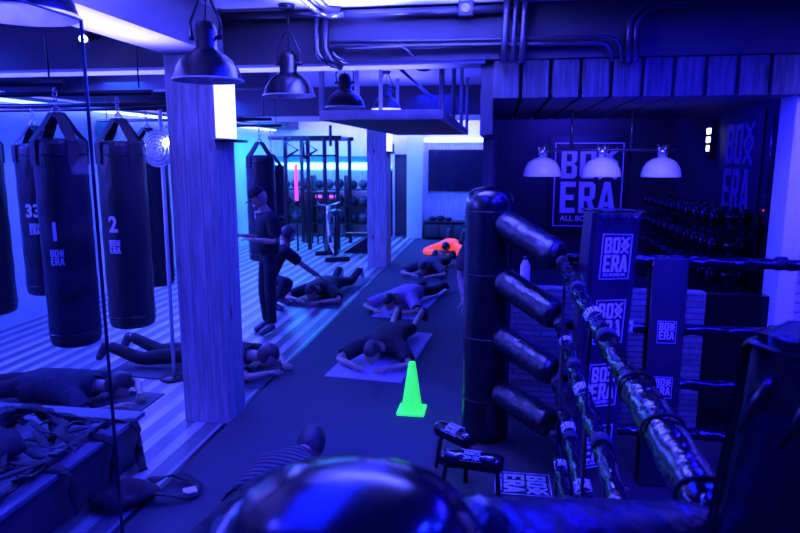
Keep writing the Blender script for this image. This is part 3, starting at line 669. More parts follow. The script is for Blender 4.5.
for x, y, z, l in ((-1.62, 2.06, 2.57, 'black dome pendant lamp cut off at the top left corner above the glass screen'),
                   (-1.57, 3.38, 2.50, 'largest black dome pendant lamp in view, hanging in front of the timber pillar'),
                   (-1.5, 4.54, 2.52, 'black dome pendant lamp on a chain before the beam, second of the row'),
                   (-1.43, 5.95, 2.54, 'black dome pendant lamp seen just over the front rail of the hanging frame'),
                   (-1.44, 8.2, 2.68, 'black dome pendant lamp beyond the front rail of the hanging frame, fourth in the row'),
                   (-1.5, 10.6, 2.82, 'small far dome pendant lamp, fifth in the row'),
                   (-1.55, 12.6, 2.97, 'farthest tiny dome pendant lamp at the end of the row')):
    dome_lamp(x, y, z, l)

# hanging frame (tray) over the aisle
t = thing('hanging_frame', 'large dark steel frame with a solid base hanging over the aisle', 'frame', (-.94, 5.1, 2.38))
G().box((-.5, 0, 0), (.5, .05, .075), .004).build('front_rail', 'frame_lit_paint', t)  # lighter than the back rail: light on it put into the colour
G().box((-.5, 3.9, 0), (.5, 3.95, .075), .004).build('back_rail', 'beam', t)
for x in (-.5, .46): G().box((x, .05, 0), (x+.04, 3.9, .07), .004).build('side_rail', 'pale_beam' if x > 0 else 'beam', t)  # right rail paler: its lit side put into the colour
G().box((-.46, .05, .0), (.46, 3.9, .015)).build('base_panel', 'black_wall', t)
for x in (-.5, .46):
    for y in (0, 1.3, 2.6, 3.88): G().box((x, y, .07), (x+.04, y+.04, CZ-2.38), .003).build('hanger', 'frame_lit_paint', t)

# bag rails
def rail(x0, x1, y, label, z=2.55):
    t = thing('bag_rail', label, 'rail', ((x0+x1)/2, y, z), 0, 'bag hanging rails'); L = (x1-x0)/2
    G().cyl((-L, 0, 0), (L, 0, 0), .02, 12).build('rail_pipe', 'black_metal', t)
    for x in (-L+.1, L-.1): G().cyl((x, 0, .03), (x, 0, CZ-z if z > 2.6 or x < 99 else 0), .006, 8).build('drop_rod', 'black_metal', t)
rail(-5.2, -2.5, 4.45, 'rail carrying punching bag number two'); rail(-5.2, -2.72, 3.79, 'rail carrying punching bag number one'); rail(-5.2, -2.5, 5.45, 'rail over the second line of punching bags')
rail(-5.2, -2.6, 5.94, 'rail behind the timber pillar'); rail(-5.2, -2.85, 7.9, 'bag rail over the bag behind the standing man'); rail(-5.2, -3.3, 9.6, 'farthest of the bag rails')
# punching bags
def punch_bag(x, y, label, num=None, z0=.8, z1=2.2, r=.18, ang=-1.2, zr=2.52):
    t = thing('punching_bag', label, 'punching bag', (x, y, z0), 0, 'hanging punching bags')
    h = z1-z0
    prof = [(0, 0), (r*.8, .004), (r*.95, .02), (r, .06)]+[(r*(1+.012*math.sin(k*2.1)), .06+(h-.1)*k/14) for k in range(1, 15)]+[(r*.97, h-.01), (r*.85, h+.005), (0, h+.008)]
    G().lathe(prof, n=40).build('bag_body', 'bag', t)
    for zz in (h*.93, h*.07): G().tube([(r*1.01*math.cos(a), r*1.01*math.sin(a), zz) for a in [2*PI*i/40 for i in range(41)]], .005, 5, False).build('seam_band', 'leather', t)
    ap = V((0, 0, h+.17))
    for k in range(4):
        a = PI/4+k*PI/2+.3; d = V((math.cos(a), math.sin(a), 0)); tn = V((-d.y, d.x, 0))*.036
        pts = [d*(r+.006)+V((0, 0, h-.16)), d*(r+.008)+V((0, 0, h-.01)), d*(r*.62)+V((0, 0, h+.07)), d*.03+ap]
        vs = []; 
        for q in pts: vs += [q+tn, q-tn, q-tn+d*.006, q+tn+d*.006]
        f = []
        for i in range(3): f += [(i*4+j, i*4+(j+1) % 4, i*4+4+(j+1) % 4, i*4+4+j) for j in range(4)]
        g = G(); g.add(vs, f+[(0, 3, 2, 1), (12, 13, 14, 15)]); g.build('strap', 'canvas', t)
    g = G(); chain_links(g, (0, 0, h+.16), zr-z0-h-.16, .016, 6); 
    g.tube([(.03*math.cos(q), 0, h+.17+.035*math.sin(q)) for q in [2*PI*k/12 for k in range(13)]], .006, 6, False); g.build('chain', 'steel', t)
    R_ = r*1.012
    def wrap(zc):
        def f(c): a = ang+c.x/R_; rr = R_+.001+c.y; return V((rr*math.cos(a), rr*math.sin(a), zc+c.z))
        return f
    if num:
        b = text_bm(num, .16, .002, .005); g = G(); bmesh.ops.transform(b, matrix=Matrix.Rotation(PI/2, 4, 'X') @ Matrix.Diagonal((.85, 1, 1, 1)), verts=b.verts)
        bmesh.ops.subdivide_edges(b, edges=b.edges[:], cuts=2); bmesh.ops.triangulate(b, faces=b.faces[:])
        g.merge(b); g.build('number_print', 'print', t, warp=wrap(h*.57))
        g = G(); logo(g, .105, Matrix.Rotation(PI/2, 4, 'X'), small=False, fr=False); g.build('printed_logo', 'print', t, warp=wrap(h*.57-.165))
    return t
A2 = lambda x, y, off: math.atan2(-y, -x)-off
punch_bag(-2.79, 3.79, 'black punching bag marked 1, seen through the glass screen', '1', z0=.85, r=.158, ang=A2(-2.79, 3.79, .45))
punch_bag(-2.78, 4.45, 'black punching bag marked 2 beside the timber pillar', '2', r=.168, ang=A2(-2.8, 4.45, .55))
punch_bag(-3.42, 5.94, 'black punching bag just behind the bag marked 2', None)
punch_bag(-4.23, 5.41, 'black punching bag marked 33 behind the bag marked 1', '33', ang=A2(-4.2, 5.4, .38))
punch_bag(-4.08, 4.55, 'black punching bag cut off by the left edge of the picture', None, z0=.82)
punch_bag(-3.02, 7.9, 'black punching bag marked 35 behind the standing man', '35', ang=A2(-3.02, 7.9, .3), z0=.75, z1=2.1)
punch_bag(-3.5, 9.62, 'short dark punching bag hanging beyond the head of the standing man', None, z0=1.15, z1=1.95, r=.2)
# small things on the left wall and by the pillar
t = thing('wall_speaker', 'small teal speaker box mounted high on the left wall', 'speaker', (-5.86, 9.05, 2.48), .25)
G().box((-.1, -.13, -.14), (.12, .13, .14), .015).build('speaker_body', 'teal', t); G().cyl((.121, 0, 0), (.13, 0, 0), .09, 20).build('speaker_cone', 'black_metal', t)
t = thing('drum_fan', 'pale round fan on a tall white pole behind the timber pillar', 'fan', (-3.02, 5.45, 0))
G().cyl((0, 0, .02), (.02, 0, 2.5), .018, 10).build('pole', 'trim', t); G().lathe([(0, 0), (.13, 0), (.12, .02), (0, .03)], n=24).build('base', 'black_metal', t)
g = G()
for k in range(5): g.tube([(.02+(.16-.03*k)*math.cos(a), -.07-.012*k, 2.16+(.16-.03*k)*math.sin(a)) for a in [2*PI*i/28 for i in range(29)]], .006, 5, False)
for k in range(12): a = 2*PI*k/12; g.cyl((.02, -.125, 2.16), (.02+.16*math.cos(a), -.07, 2.16+.16*math.sin(a)), .003, 5)
g.build('fan_guard', 'steel', t); G().lathe([(0, 0), (.155, 0), (.155, .01), (0, .012)], (.02, -.05, 2.16), 28, Matrix.Rotation(PI/2, 4, 'X')).build('disc', 'trim', t)
G().ball((.13, -.1, 2.22), .03, 12).build('lamp', 'glow_spot', t)

# ------------------------------------------------------------------ glass screen
t = thing('glass_screen', 'tall clear glass screen with a dark edge at the left of the picture', 'glass screen', (-1.35, .3, 0))
G().box((-.006, -2.4, .02), (.006, 1.69, 2.53)).build('pane', 'glass', t)
g = G(); g.box((-.0062, 1.69, .02), (.0062, 1.693, 2.532)); g.box((-.0062, -2.4, 2.53), (.0062, 1.693, 2.533)); g.build('edge_profile', 'glass_edge', t)
G().box((-.03, -2.4, 0), (.03, 1.7, .03)).build('floor_channel', 'black_metal', t)

# ------------------------------------------------------------------ platform with straps
t = thing('platform', 'low wooden platform with a lighter top at the bottom left', 'platform', (-3.4, 2.2, 0))
G().box((-1.2, -2.3, 0), (.96, 1.68, .3), .004).build('platform_body', 'dark_wall', t)
G().box((-1.23, -2.33, .3), (.99, 1.72, .335), .004).build('platform_top', 'platform_wood', t)
def ribbon(pts, w, mat, name='strap', th=.006, parent=None):
    g = G(); n = len(pts); vs = []; pts = [V(p) for p in pts]
    for i, p in enumerate(pts):
        d = (pts[min(i+1, n-1)]-pts[max(i-1, 0)]).normalized(); s_ = d.cross(V((0, 0, 1)))
        s_ = s_.normalized() if s_.length > .2 else V((0, 1, 0))
        tw = Quaternion(d, .5*math.sin(i*.9+p.x*5)); s_ = (tw @ s_)*w/2; u = s_.cross(d).normalized()*th/2
        vs += [p+s_+u, p-s_+u, p-s_-u, p+s_-u]
    f = []
    for i in range(n-1): f += [(i*4+j, i*4+(j+1) % 4, i*4+4+(j+1) % 4, i*4+4+j) for j in range(4)]
    g.add(vs, f+[(0, 3, 2, 1), tuple(range(n*4-4, n*4))], True); return g.build(name, mat, parent)
def smooth_path(P, k=5):
    P = [V(p) for p in P]; out = []
    for i in range(len(P)-1):
        p0, p1, p2, p3 = P[max(i-1, 0)], P[i], P[i+1], P[min(i+2, len(P)-1)]
        for j in range(k):
            t = j/k; out.append(.5*((2*p1)+(p2-p0)*t+(2*p0-5*p1+4*p2-p3)*t*t+(3*p1-p0-3*p2+p3)*t**3))
    return out+[P[-1]]
places = ['nearest the glass edge', 'at the left edge', 'on top of the heap', 'at the back of the heap', 'at the front edge of the platform', 'under the others']
for k in range(34):
    cx, cy = random.uniform(-3.4, -2.75), random.uniform(2.6, 3.45)
    n = random.randint(6, 9); P = []
    a = random.uniform(0, 6.28)
    for i in range(n):
        a += random.uniform(-1.3, 1.3); cx += .2*math.cos(a); cy += .2*math.sin(a)
        cx = min(-2.5, max(-3.7, cx)); cy = min(3.62, max(2.3, cy))
        hh = .355+max(0, .15-.25*abs(cx+3.1)-.1*abs(cy-3.1))*random.random()+random.uniform(0, .05)
        P.append((cx, cy, hh))
    t = thing('strap', 'dark webbing strap tangled in the heap on the wooden platform', 'strap', (0, 0, 0), 0, 'straps heaped on the platform')
    ribbon(smooth_path(P), random.uniform(.035, .06), 'canvas', 'webbing', .008, t)
    c = V(P[-1]); G().box(c-V((.03, .035, .012)), c+V((.03, .035, .012)), .004).build('buckle', 'black_metal', t)
for k, (x, y, s_) in enumerate(((-2.98, 3.1, .9), (-3.25, 3.45, .7), (-2.8, 2.65, .8), (-3.3, 2.85, .9))):
    g = G(); g.ball((0, 0, 0), .24*s_, 18, (1.3, .9, .42))
    for v in g.bm.verts: v.co += V((math.sin(v.co.y*23)*.02, math.sin(v.co.x*19)*.02, math.sin(v.co.x*31+v.co.y*27)*.018))
    o = g.build('harness_bundle', 'fabric_dark'); o.location = (x, y, .335+.085*s_); o.rotation_euler = (0, 0, k)
    tag(o, ('crumpled dark harness in the middle of the strap heap', 'crumpled dark harness at the back of the strap heap', 'crumpled dark harness at the front of the strap heap', 'crumpled dark harness at the left of the strap heap')[k], 'harness', 'harnesses on the platform')
for k, (P, l) in enumerate(((((-2.9, 3.3, .37), (-2.6, 3.42, .36), (-2.38, 3.46, .33), (-2.35, 3.44, .18), (-2.33, 3.4, .03), (-2.25, 3.5, .015)), 'black strap hanging over the platform end, nearest the pillar'),
        (((-3.0, 2.9, .4), (-2.6, 3.0, .37), (-2.38, 3.05, .33), (-2.36, 3.06, .2), (-2.36, 3.08, .06)), 'black strap hanging over the long side of the platform'),
        (((-2.8, 3.6, .36), (-2.5, 3.72, .35), (-2.37, 3.75, .3), (-2.35, 3.72, .12), (-2.3, 3.68, .02)), 'black strap hanging at the far corner of the platform'))):
    t = thing('strap', l, 'strap', (0, 0, 0), 0, 'straps over the platform edge'); ribbon(smooth_path(P), .06, 'canvas', 'webbing', .008, t)
# slumped bag and loop on the floor
t = thing('equipment_bag', 'black slumped kit bag with a loop and small white tag beside the platform', 'bag', (-2.2, 3.3, 0), .6)
g = G(); g.ball((0, 0, .07), .17, 20, (1.2, .75, .4))
for v in g.bm.verts: v.co += V((0, math.sin(v.co.x*22)*.012, math.sin(v.co.x*25+v.co.y*21)*.012 if v.co.z > .06 else 0))
g.build('bag_body', 'fabric_dark', t)
o = ribbon(smooth_path([(.15, .05, .1), (.3, .12, .07), (.42, .05, .03), (.4, -.08, .02), (.28, -.12, .05), (.12, -.06, .09)]), .05, 'canvas', 'carry_loop', .01, t)
G().box((.33, -.1, .035), (.41, -.03, .045)).build('tag', 'print', t)

# ------------------------------------------------------------------ neon cone, exercise mats
t = thing('traffic_cone', 'glowing green cone standing on the dark aisle floor', 'cone', (-.67, 5.0, 0))
G().box((-.115, -.115, 0), (.115, .115, .03), .01).build('base', 'neon_green', t)
G().lathe([(.088, .03), (.084, .045), (.03, .42), (.026, .43), (.022, .42), (.03, .38), (0, .38)], n=28).build('cone_body', 'neon_green', t)
def mat_on(pts, mat, label, k=0):
    c = sum((V(p) for p in pts), V())/4
    g = G(); vs = []; n = 14
    a, b, c_, d = [V(p) for p in pts]
    for z in (.002, .01):
        for i in range(n+1):
            for j in range(7):
                q = (a.lerp(d, i/n)).lerp(b.lerp(c_, i/n), j/6); vs.append(q+V((0, 0, z)))
    f = []
    W_ = 7; off = (n+1)*W_
    for i in range(n):
        for j in range(6):
            q = i*W_+j; f += [(q, q+W_, q+W_+1, q+1), (off+q, off+q+1, off+q+W_+1, off+q+W_)]
    for i in range(n):
        for j in (0, 6): q = i*W_+j; f.append((q, q+W_, q+W_+off, q+off))
    for j in range(6):
        for i in (0, n): q = i*W_+j; f.append((q, q+1, q+1+off, q+off))
    g.add(vs, f); o = g.build('exercise_mat', mat); tag(o, label, 'exercise mat', 'exercise mats'); return o
mat_on([(-1.62, 5.72, 0), (-.86, 5.64, 0), (-.74, 7.36, 0), (-1.46, 7.44, 0)], 'yoga', 'lilac exercise mat on the dark floor behind the green cone')
mat_on([(-1.62, 8.05, 0), (-1.02, 8.0, 0), (-.78, 9.95, 0), (-1.38, 10.0, 0)], 'yoga', 'lilac exercise mat under the person in the purple top')
mat_on([(-1.55, 10.7, 0), (-.95, 10.6, 0), (-.85, 12.6, 0), (-1.45, 12.7, 0)], 'yoga_dark', 'dark exercise mat further down the aisle')
mat_on([(-2.95, 8.5, 0), (-2.2, 8.4, 0), (-2.15, 10.7, 0), (-2.85, 10.8, 0)], 'yoga_dark', 'dark exercise mat on the boards beside the aisle')
mat_on([(-2.1, 5.3, 0), (-2.1, 6.05, 0), (-3.75, 6.2, 0), (-3.75, 5.45, 0)], 'yoga_dark', 'dark exercise mat behind the timber pillar')
mat_on([(-2.9, 4.4, 0), (-2.9, 5.05, 0), (-4.7, 5.1, 0), (-4.7, 4.45, 0)], 'yoga_dark', 'dark exercise mat behind the wooden platform')

# ------------------------------------------------------------------ people
grp = 'people lying on mats'
prone('person lying face down on the lilac mat behind the green cone', -1.2, 5.92, math.radians(-5), grp, .01, feet_up=.1, legs=.1, arm=.38, shorts=True, k=1.0)
prone('person in a purple top lying face down on the second mat', -1.42, 8.15, math.radians(-15), grp, .01, shirt='fabric_purple', trousers='fabric_dark', arm=.4)
prone('person in dark clothes lying face down third along the aisle', -1.28, 10.8, math.radians(-8), grp, .01, shirt='fabric_grey', arm=.4, feet_up=.1)
prone('person in a bright orange top lying face down farthest along the aisle', -1.1, 13.45, math.radians(-4), grp, 0, shirt='neon_orange', longsleeve=True, arm=.46, feet_up=.25)
prone('person in white shoes lying face down on the boards beside the aisle', -2.62, 8.6, math.radians(-6), grp, .01, shoes='white_shoe', arm=.42, feet_up=.12)
prone('person lying face down behind the timber pillar, feet to the left', -2.12, 5.72, math.radians(85), grp, .01, feet_up=.1, arm=.34)
prone('person lying behind the wooden platform, dark hair toward the glass edge', -3.08, 4.74, math.radians(91), grp, .01, shirt='denim')
prone('person in a dark striped top lying face down just beyond the rounded post', -1.2, 3.98, math.radians(172), grp, .01, shirt='fabric_stripe', arm=.27, tuck=1)
# standing trainer
t = thing('person', 'standing man in a dark cap and dark clothes looking down at his hands', 'person', (-2.68, 7.15, 0), 0)
Jm = dict(head=(-.07, -.06, 1.63), neck=(-.03, -.01, 1.5), chest=(0, .01, 1.3), waist=(.01, .01, 1.1), pelvis=(0, .01, .95),
    sl=(.12, -.14, 1.41), sr=(-.11, .15, 1.41), el=(.17, -.15, 1.12), er=(-.13, .14, 1.12), wl=(-.08, -.24, 1.15), wr=(-.28, -.02, 1.17),
    hl=(.055, -.075, .92), hr=(-.055, .075, .92), kl=(.05, -.1, .5), kr=(-.09, .06, .5), al=(.06, -.09, .1), ar=(-.06, .06, .1), tl=(-.05, -.17, .035), tr=(-.17, -.02, .035))
figure(t, Jm, cap=True, face=V((-.8, -.35, -.5)), up=V((-.3, -.1, 1)), shirt='fabric_dark', trousers='fabric_dark', hand_dir={'l': V((-.9, .05, .1)), 'r': V((-.8, -.3, .1))})
o = G().box((-3.08, 7.02, 1.18), (-3.0, 7.1, 1.195), .004, Matrix()).build('phone', 'screen'); tag(o, 'small dark phone in the hand of the standing man', 'phone')
t = thing('person', 'crouching person behind the standing man, one arm reaching to the person on the mat', 'person', (-3.0, 8.35, 0), 0)
Jc = dict(head=(.12, .12, 1.02), neck=(.08, .1, .9), chest=(.02, .06, .76), waist=(-.08, .02, .58), pelvis=(-.18, -.02, .42),
    sl=(.14, -.06, .82), sr=(0, .22, .82), el=(.3, .12, .62), er=(.14, .4, .62), wl=(.5, .36, .4), wr=(.34, .5, .42),
    hl=(-.14, -.1, .4), hr=(-.16, .08, .4), kl=(.16, -.16, .42), kr=(.14, .14, .34), al=(-.04, -.16, .09), ar=(-.06, .2, .09), tl=(.1, -.16, .03), tr=(.08, .2, .03))
figure(t, Jc, face=V((.7, .5, -.5)), shirt='fabric_dark', trousers='denim')
t = thing('person', 'person standing behind the padded ring post, only an arm and hand showing', 'person', (-.1, 5.35, 0), 0)
Js = dict(head=(0, 0, 1.57), neck=(0, .02, 1.43), chest=(0, .02, 1.24), waist=(0, .02, 1.04), pelvis=(0, .02, .9), sl=(-.14, 0, 1.33), sr=(.14, .06, 1.33),
    el=(-.2, 0, 1.1), er=(.17, .06, 1.06), wl=(-.17, -.03, .9), wr=(.15, 0, .84), hl=(-.08, 0, .87), hr=(.08, .02, .87), kl=(-.09, -.02, .48), kr=(.09, 0, .48), al=(-.09, .02, .09), ar=(.1, .04, .09), tl=(-.1, -.1, .035), tr=(.11, -.08, .035))
figure(t, Js, shirt='fabric_dark', trousers='fabric_dark')

# ------------------------------------------------------------------ boxing ring
t = thing('ring_platform', 'low black platform floor of the boxing ring with a printed mark near its corner', 'ring floor', (2.1, 2.4, 0))
G().box((-2.48, -2.3, 0), (2.4, 2.35, .1), .01).build('platform_deck', 'canvas', t)
g = G(); logo(g, .27, frame_mtx((.19-2.1, 3.74-2.4, .1), (0, -1, 0), (1, 0, 0)), .002); g.build('printed_logo', 'print', t)
def ring_post(x, y, label, top=1.89):
    t = thing('ring_post', label, 'ring post', (x, y, .1), 0, 'padded ring corner posts'); h = top-.1; r = .165
    prof = [(0, 0), (r, 0), (r*1.01, .05)]+[(r*(1+.01*math.sin(k*1.7)), .05+(h-.2)*k/12) for k in range(1, 13)]+[(r*.985, h-.1), (r*.93, h-.06), (r*.8, h-.028), (r*.58, h-.01), (r*.3, h-.002), (0, h)]
    G().lathe(prof, n=48).build('post_padding', 'leather' if y > 2 else 'leather_matt', t)
    G().tube([(r*1.005*math.cos(a), r*1.005*math.sin(a), h-.16) for a in [2*PI*i/48 for i in range(49)]], .004, 5, False).build('piping', 'leather', t)
    for z in (.3, .75, 1.2): G().tube([(r*1.01*math.cos(a), r*1.01*math.sin(a), z) for a in [2*PI*i/48 for i in range(49)]], .006, 5, False).build('strap', 'canvas', t)
    return t
PA = V((-.06, 4.43, 0)); PB = V((-.155, .61, 0)); CA = V((.375, 3.92, 0)); CB = V((.36, 1.02, 0))
ring_post(PA.x, PA.y, 'tall black padded ring post with a rounded top beside the aisle')
ring_post(PB.x, PB.y, 'glossy rounded top of the nearest ring post filling the bottom of the picture', 1.755)
def wr_tube(path, r, seed, amp=.1, n=18, fold=22):
    rnd = random.Random(seed); ph = [rnd.uniform(0, 6.28) for _ in range(6)]
    return dict(rf=lambda i, t: 1+amp*(.5*math.sin(t*3+i*.9+ph[0])+.4*math.sin(t*5-i*1.7+ph[1])+.5*math.sin(i*2.3+ph[2])*math.sin(t*2+ph[3])))
def dense(a, b, n, sag=0): return [V(a).lerp(V(b), i/n)-V((0, 0, sag*math.sin(PI*i/n))) for i in range(n+1)]
levels = [(1.66, 1.49, 1.49), (1.27, 1.12, 1.08), (.87, .76, .74), (.47, .42, .42)]
nm = ['top', 'second', 'third', 'lowest']
for (P0, C0, where) in ((PA, CA, 'far'), (PB, CB, 'near')):
    for k, (zp, zc, zr) in enumerate(levels):
        if where == 'near': zp -= .06; zc -= .05
        a = V((P0.x, P0.y, zp)); b = V((C0.x, C0.y, zc)); d = (b-a); d.z = 0; dn = d.normalized(); a += dn*.14
        a.z -= 0
        t = thing('turnbuckle_pad', f'{nm[k]} padded roll joining the {"tall post beside the aisle" if where == "far" else "nearest rounded post"} to the ropes', 'pad', a, 0, 'padded turnbuckle rolls'); L = (b-a)
        n = 26; pts = dense((0, 0, 0), L, n); rs = [.094]*(n+1); rs[0] = .06; rs[1] = .086; rs[-1] = .06; rs[-2] = .086
        G().tube(pts, rs, 20, rf=wr_tube(pts, 1, k+3, .03)['rf']).build('roll_padding', 'leather_roll', t)
        G().tube([-dn*.05, V((0, 0, 0))], .03, 10).build('turnbuckle_bolt', 'steel', t)
# ropes
def rope(a, b, label, seed, marks=(), r=.031):
    a = V(a); b = V(b); t = thing('ring_rope', label, 'rope', a, 0, 'ring ropes'); L = b-a; n = int(L.length/.028)
    pts = dense((0, 0, 0), L, n, .012); rnd = random.Random(seed)
    rs = [r*(1+.07*rnd.uniform(-1, 1)) for _ in range(n+1)]
    G().tube(pts, rs, 16, rf=wr_tube(pts, r, seed, .2)['rf']).build('rope_sleeve', 'leather_wr', t)
    for q in (.06, .33, .62, .93):
        c = L*q; d = L.normalized(); G().tube([c-d*.03, c-d*.022, c+d*.022, c+d*.03], [r*1.02, r*1.17, r*1.17, r*1.02], 16).build('sleeve_tie', 'canvas', t)
    u = L.normalized()
    for q in marks:
        c = L*q; nrm = (V((0, 0, H))-(a+c)); nrm = (nrm-u*nrm.dot(u)).normalized(); s_ = u if u.x > .5 else -u
        m = frame_mtx((0, 0, 0), s_, nrm.cross(s_)); R_ = r*1.16
        g = G(); logo(g, .075, Matrix.Rotation(PI/2, 4, 'Z') if u.y > .5 or u.y < -.5 else Matrix(), .0012, small=False)
        for v in g.bm.verts:
            x, y, z = v.co; an = y/R_; v.co = V((x, math.sin(an)*(R_+z), math.cos(an)*(R_+z)))
        bmesh.ops.transform(g.bm, matrix=Matrix.Translation(c) @ m, verts=g.bm.verts); g.build('printed_logo', 'print', t)
    return t
for k, (zp, zc, zr) in enumerate(levels):
    rope((CA.x, CA.y, zc), (CB.x, CB.y, zc+.02), f'{nm[k]} ring rope running from the logo pad toward the camera', 20+k, ((.52,), (.2, .45), (.3, .5), (.2,))[k])
    rope((CA.x+.02, CA.y+.0, zr), (4.1, 3.95, zr), f'{nm[k]} ring rope running across the far side of the ring', 40+k, ((.55,), (.105, .38), (.38,), (.3,))[k], .032)
# thicker sleeve on the near end of the top rope
t = thing('rope_cover', 'thick shiny cover laced around the near end of the top ring rope', 'rope cover', (.365, 1.02, 1.51))
pts = dense((0, .02, 0), (0, .72, -.005), 22); rs = [.043]*23; rs[0] = .034; rs[-1] = .034
G().tube(pts, rs, 20, rf=wr_tube(pts, 1, 77, .06)['rf']).build('cover_sleeve', 'leather_wr', t)
for k in range(3): G().tube([(0.046*math.cos(a), .08+k*.27+.01*math.cos(a*2), .046*math.sin(a)) for a in [2*PI*i/24 for i in range(25)]], .004, 5, False).build('lace', 'canvas', t)
# straps hanging between the ropes
for y, l in ((3.3, 'farther thin upright strap tying the near ring ropes together'), (2.35, 'nearer thin upright strap tying the near ring ropes together')):
    t = thing('rope_spacer', l, 'strap', (.385, y, .1), 0, 'rope spacer straps')
    for dx in (-.042, .042): ribbon([(dx, 0, z) for z in [i*.1 for i in range(15)]], .03, 'canvas', 'webbing', .006, t)
# corner cushion with logos
def cushion(g, w, h, d, n=.04):
    g.box((-w/2, -d/2, 0), (w/2, d/2, h), n, seg=4)
t = thing('corner_pad', 'upright rectangular corner pad printed with a column of white club marks', 'corner pad', (.56, 3.66, .36), .52, 'ring corner pads')
t.rotation_euler = (0, .055, .52)
g = G(); w, h, d = .33, 1.45, .12
bx = bmesh.new(); bmesh.ops.create_cube(bx, size=1)
for v in bx.verts: v.co = V((v.co.x*w, v.co.y*d, (v.co.z+.5)*h))
bmesh.ops.subdivide_edges(bx, edges=bx.edges[:], cuts=1)
bmesh.ops.bevel(bx, geom=[e for e in bx.edges if e.is_boundary or e.calc_face_angle(0) > .5], offset=.022, segments=2, affect='EDGES')
g.merge(bx); g.build('cushion', 'leather_pad', t)
g = G()
for k in range(26):
    x = -w/2+.02+k*(w-.04)/25; L = .03+.05*random.random(); g.tube([(x, -d/2+.003, h-.012), (x+random.uniform(-.004, .004), -d/2-.001, h-.02-L)], [.004, .0015], 5)
g.build('gathered_edge', 'leather_wr', t)
G().tube([(-w/2, -d/2, h-.008), (w/2, -d/2, h-.008), (w/2, d/2, h-.008), (-w/2, d/2, h-.008), (-w/2, -d/2, h-.008)], .006, 6).build('piping', 'leather', t)
for k in range(4):
    g = G(); logo(g, .2, frame_mtx((.0, -d/2-.0012, h-.26-k*.37), (1, 0, 0), (0, 0, 1)), .002, small=True); g.build('printed_logo', 'print', t)
for z in (.3, 1.1): G().tube([(0, d/2, z), (-.1, d/2+.12, z+.02)], .01, 6).build('tie', 'canvas', t)
# near corner pad
t = thing('corner_pad', 'large wrinkled black corner pad in the right foreground', 'corner pad', (.42, .95, .2), -PI/4-.08, 'ring corner pads')
t.rotation_euler = (0, .1, -.72)
bx = bmesh.new(); w, h, d = .42, 1.645, .13; bmesh.ops.create_cube(bx, size=1)
for v in bx.verts: v.co = V((v.co.x*w, v.co.y*d, (v.co.z+.5)*h))
bmesh.ops.subdivide_edges(bx, edges=bx.edges[:], cuts=14, use_grid_fill=True)
for v in bx.verts:
    if v.co.y < -d/2+.001:
        gz = max(0, min(1, (v.co.z-(h-.22))/.2)); v.co.y += .012*math.sin(v.co.x*95+v.co.z*14)*gz*(1-abs(v.co.x)/(w/2)*.3)
    if v.co.z > h-.001: v.co.z += .012*math.cos(v.co.x/w*PI)
bmesh.ops.bevel(bx, geom=[e for e in bx.edges if e.calc_face_angle(0) > 1.2], offset=.016, segments=3, affect='EDGES')
for f in bx.faces: f.smooth = True
g = G(); g.merge(bx); g.build('cushion', 'leather', t)
g = G()
for k in range(7):
    x = -w/2+.05+k*.055; g.tube([(x, -d/2-.0, h-.04), (x-.012, -d/2-.006, h-.09), (x-.03, -d/2+.002, h-.15)], [.003, .009, .002], 8)
g.build('gathered_fold', 'leather', t)
G().tube([(-w/2+.005, -d/2+.003, h-.02), (-w/2+.01, -d/2-.004, h-.012), (w/2-.01, -d/2-.004, h-.012)], .004, 6).build('piping', 'leather_wr', t)
# flat spacer pad on the far ropes
t = thing('rope_spacer_pad', 'flat upright black spacer pad with two small white marks on the far ring ropes', 'spacer pad', (.99, 3.885, .1), .02)
G().box((-.1, -.06, 0), (.1, -.035, 1.42), .01).build('front_panel', 'canvas', t); G().box((-.1, .04, 0), (.1, .06, 1.42), .01).build('back_panel', 'canvas', t)
for z in (.98, .64):
    g = G(); logo(g, .105, frame_mtx((.0, -.062, z), (1, 0, 0), (0, 0, 1)), .0012, small=False); g.build('printed_logo', 'print', t)
# low padded bars beside the post
for (x, y, z, L, rz, l) in ((-.24, 3.82, .36, .3, -.7, 'shorter low padded bar on legs in front of the tall ring post'), (-.12, 3.56, .32, .38, -.12, 'longer low padded bar on legs before the tall ring post, nearer the camera')):
    t = thing('padded_bar', l, 'padded bar', (x, y, .1), rz, 'low padded bars')
    pts = dense((-L/2, 0, z-.1), (L/2, 0, z-.1), 12)
    rs = [.055]*13; rs[0] = .04; rs[-1] = .04
    G().tube(pts, rs, 18, rf=wr_tube(pts, 1, 5, .05)['rf']).build('padding', 'leather_wr', t)
    for s_ in (-1, 1): G().tube([(s_*(L/2-.04), 0, z-.1), (s_*(L/2-.02), -.03, 0)], .014, 8).build('leg', 'black_metal', t)
    g = G(); logo(g, .1, Matrix.Rotation(-PI/2, 4, 'Z'), .0012, small=False)
    for v in g.bm.verts:
        a_, b_, c_ = v.co; an = b_/.059; v.co = V((a_, math.sin(an-.35)*(.0585+c_), z-.1+math.cos(an-.35)*(.0585+c_)))
    g.build('printed_logo', 'print', t)

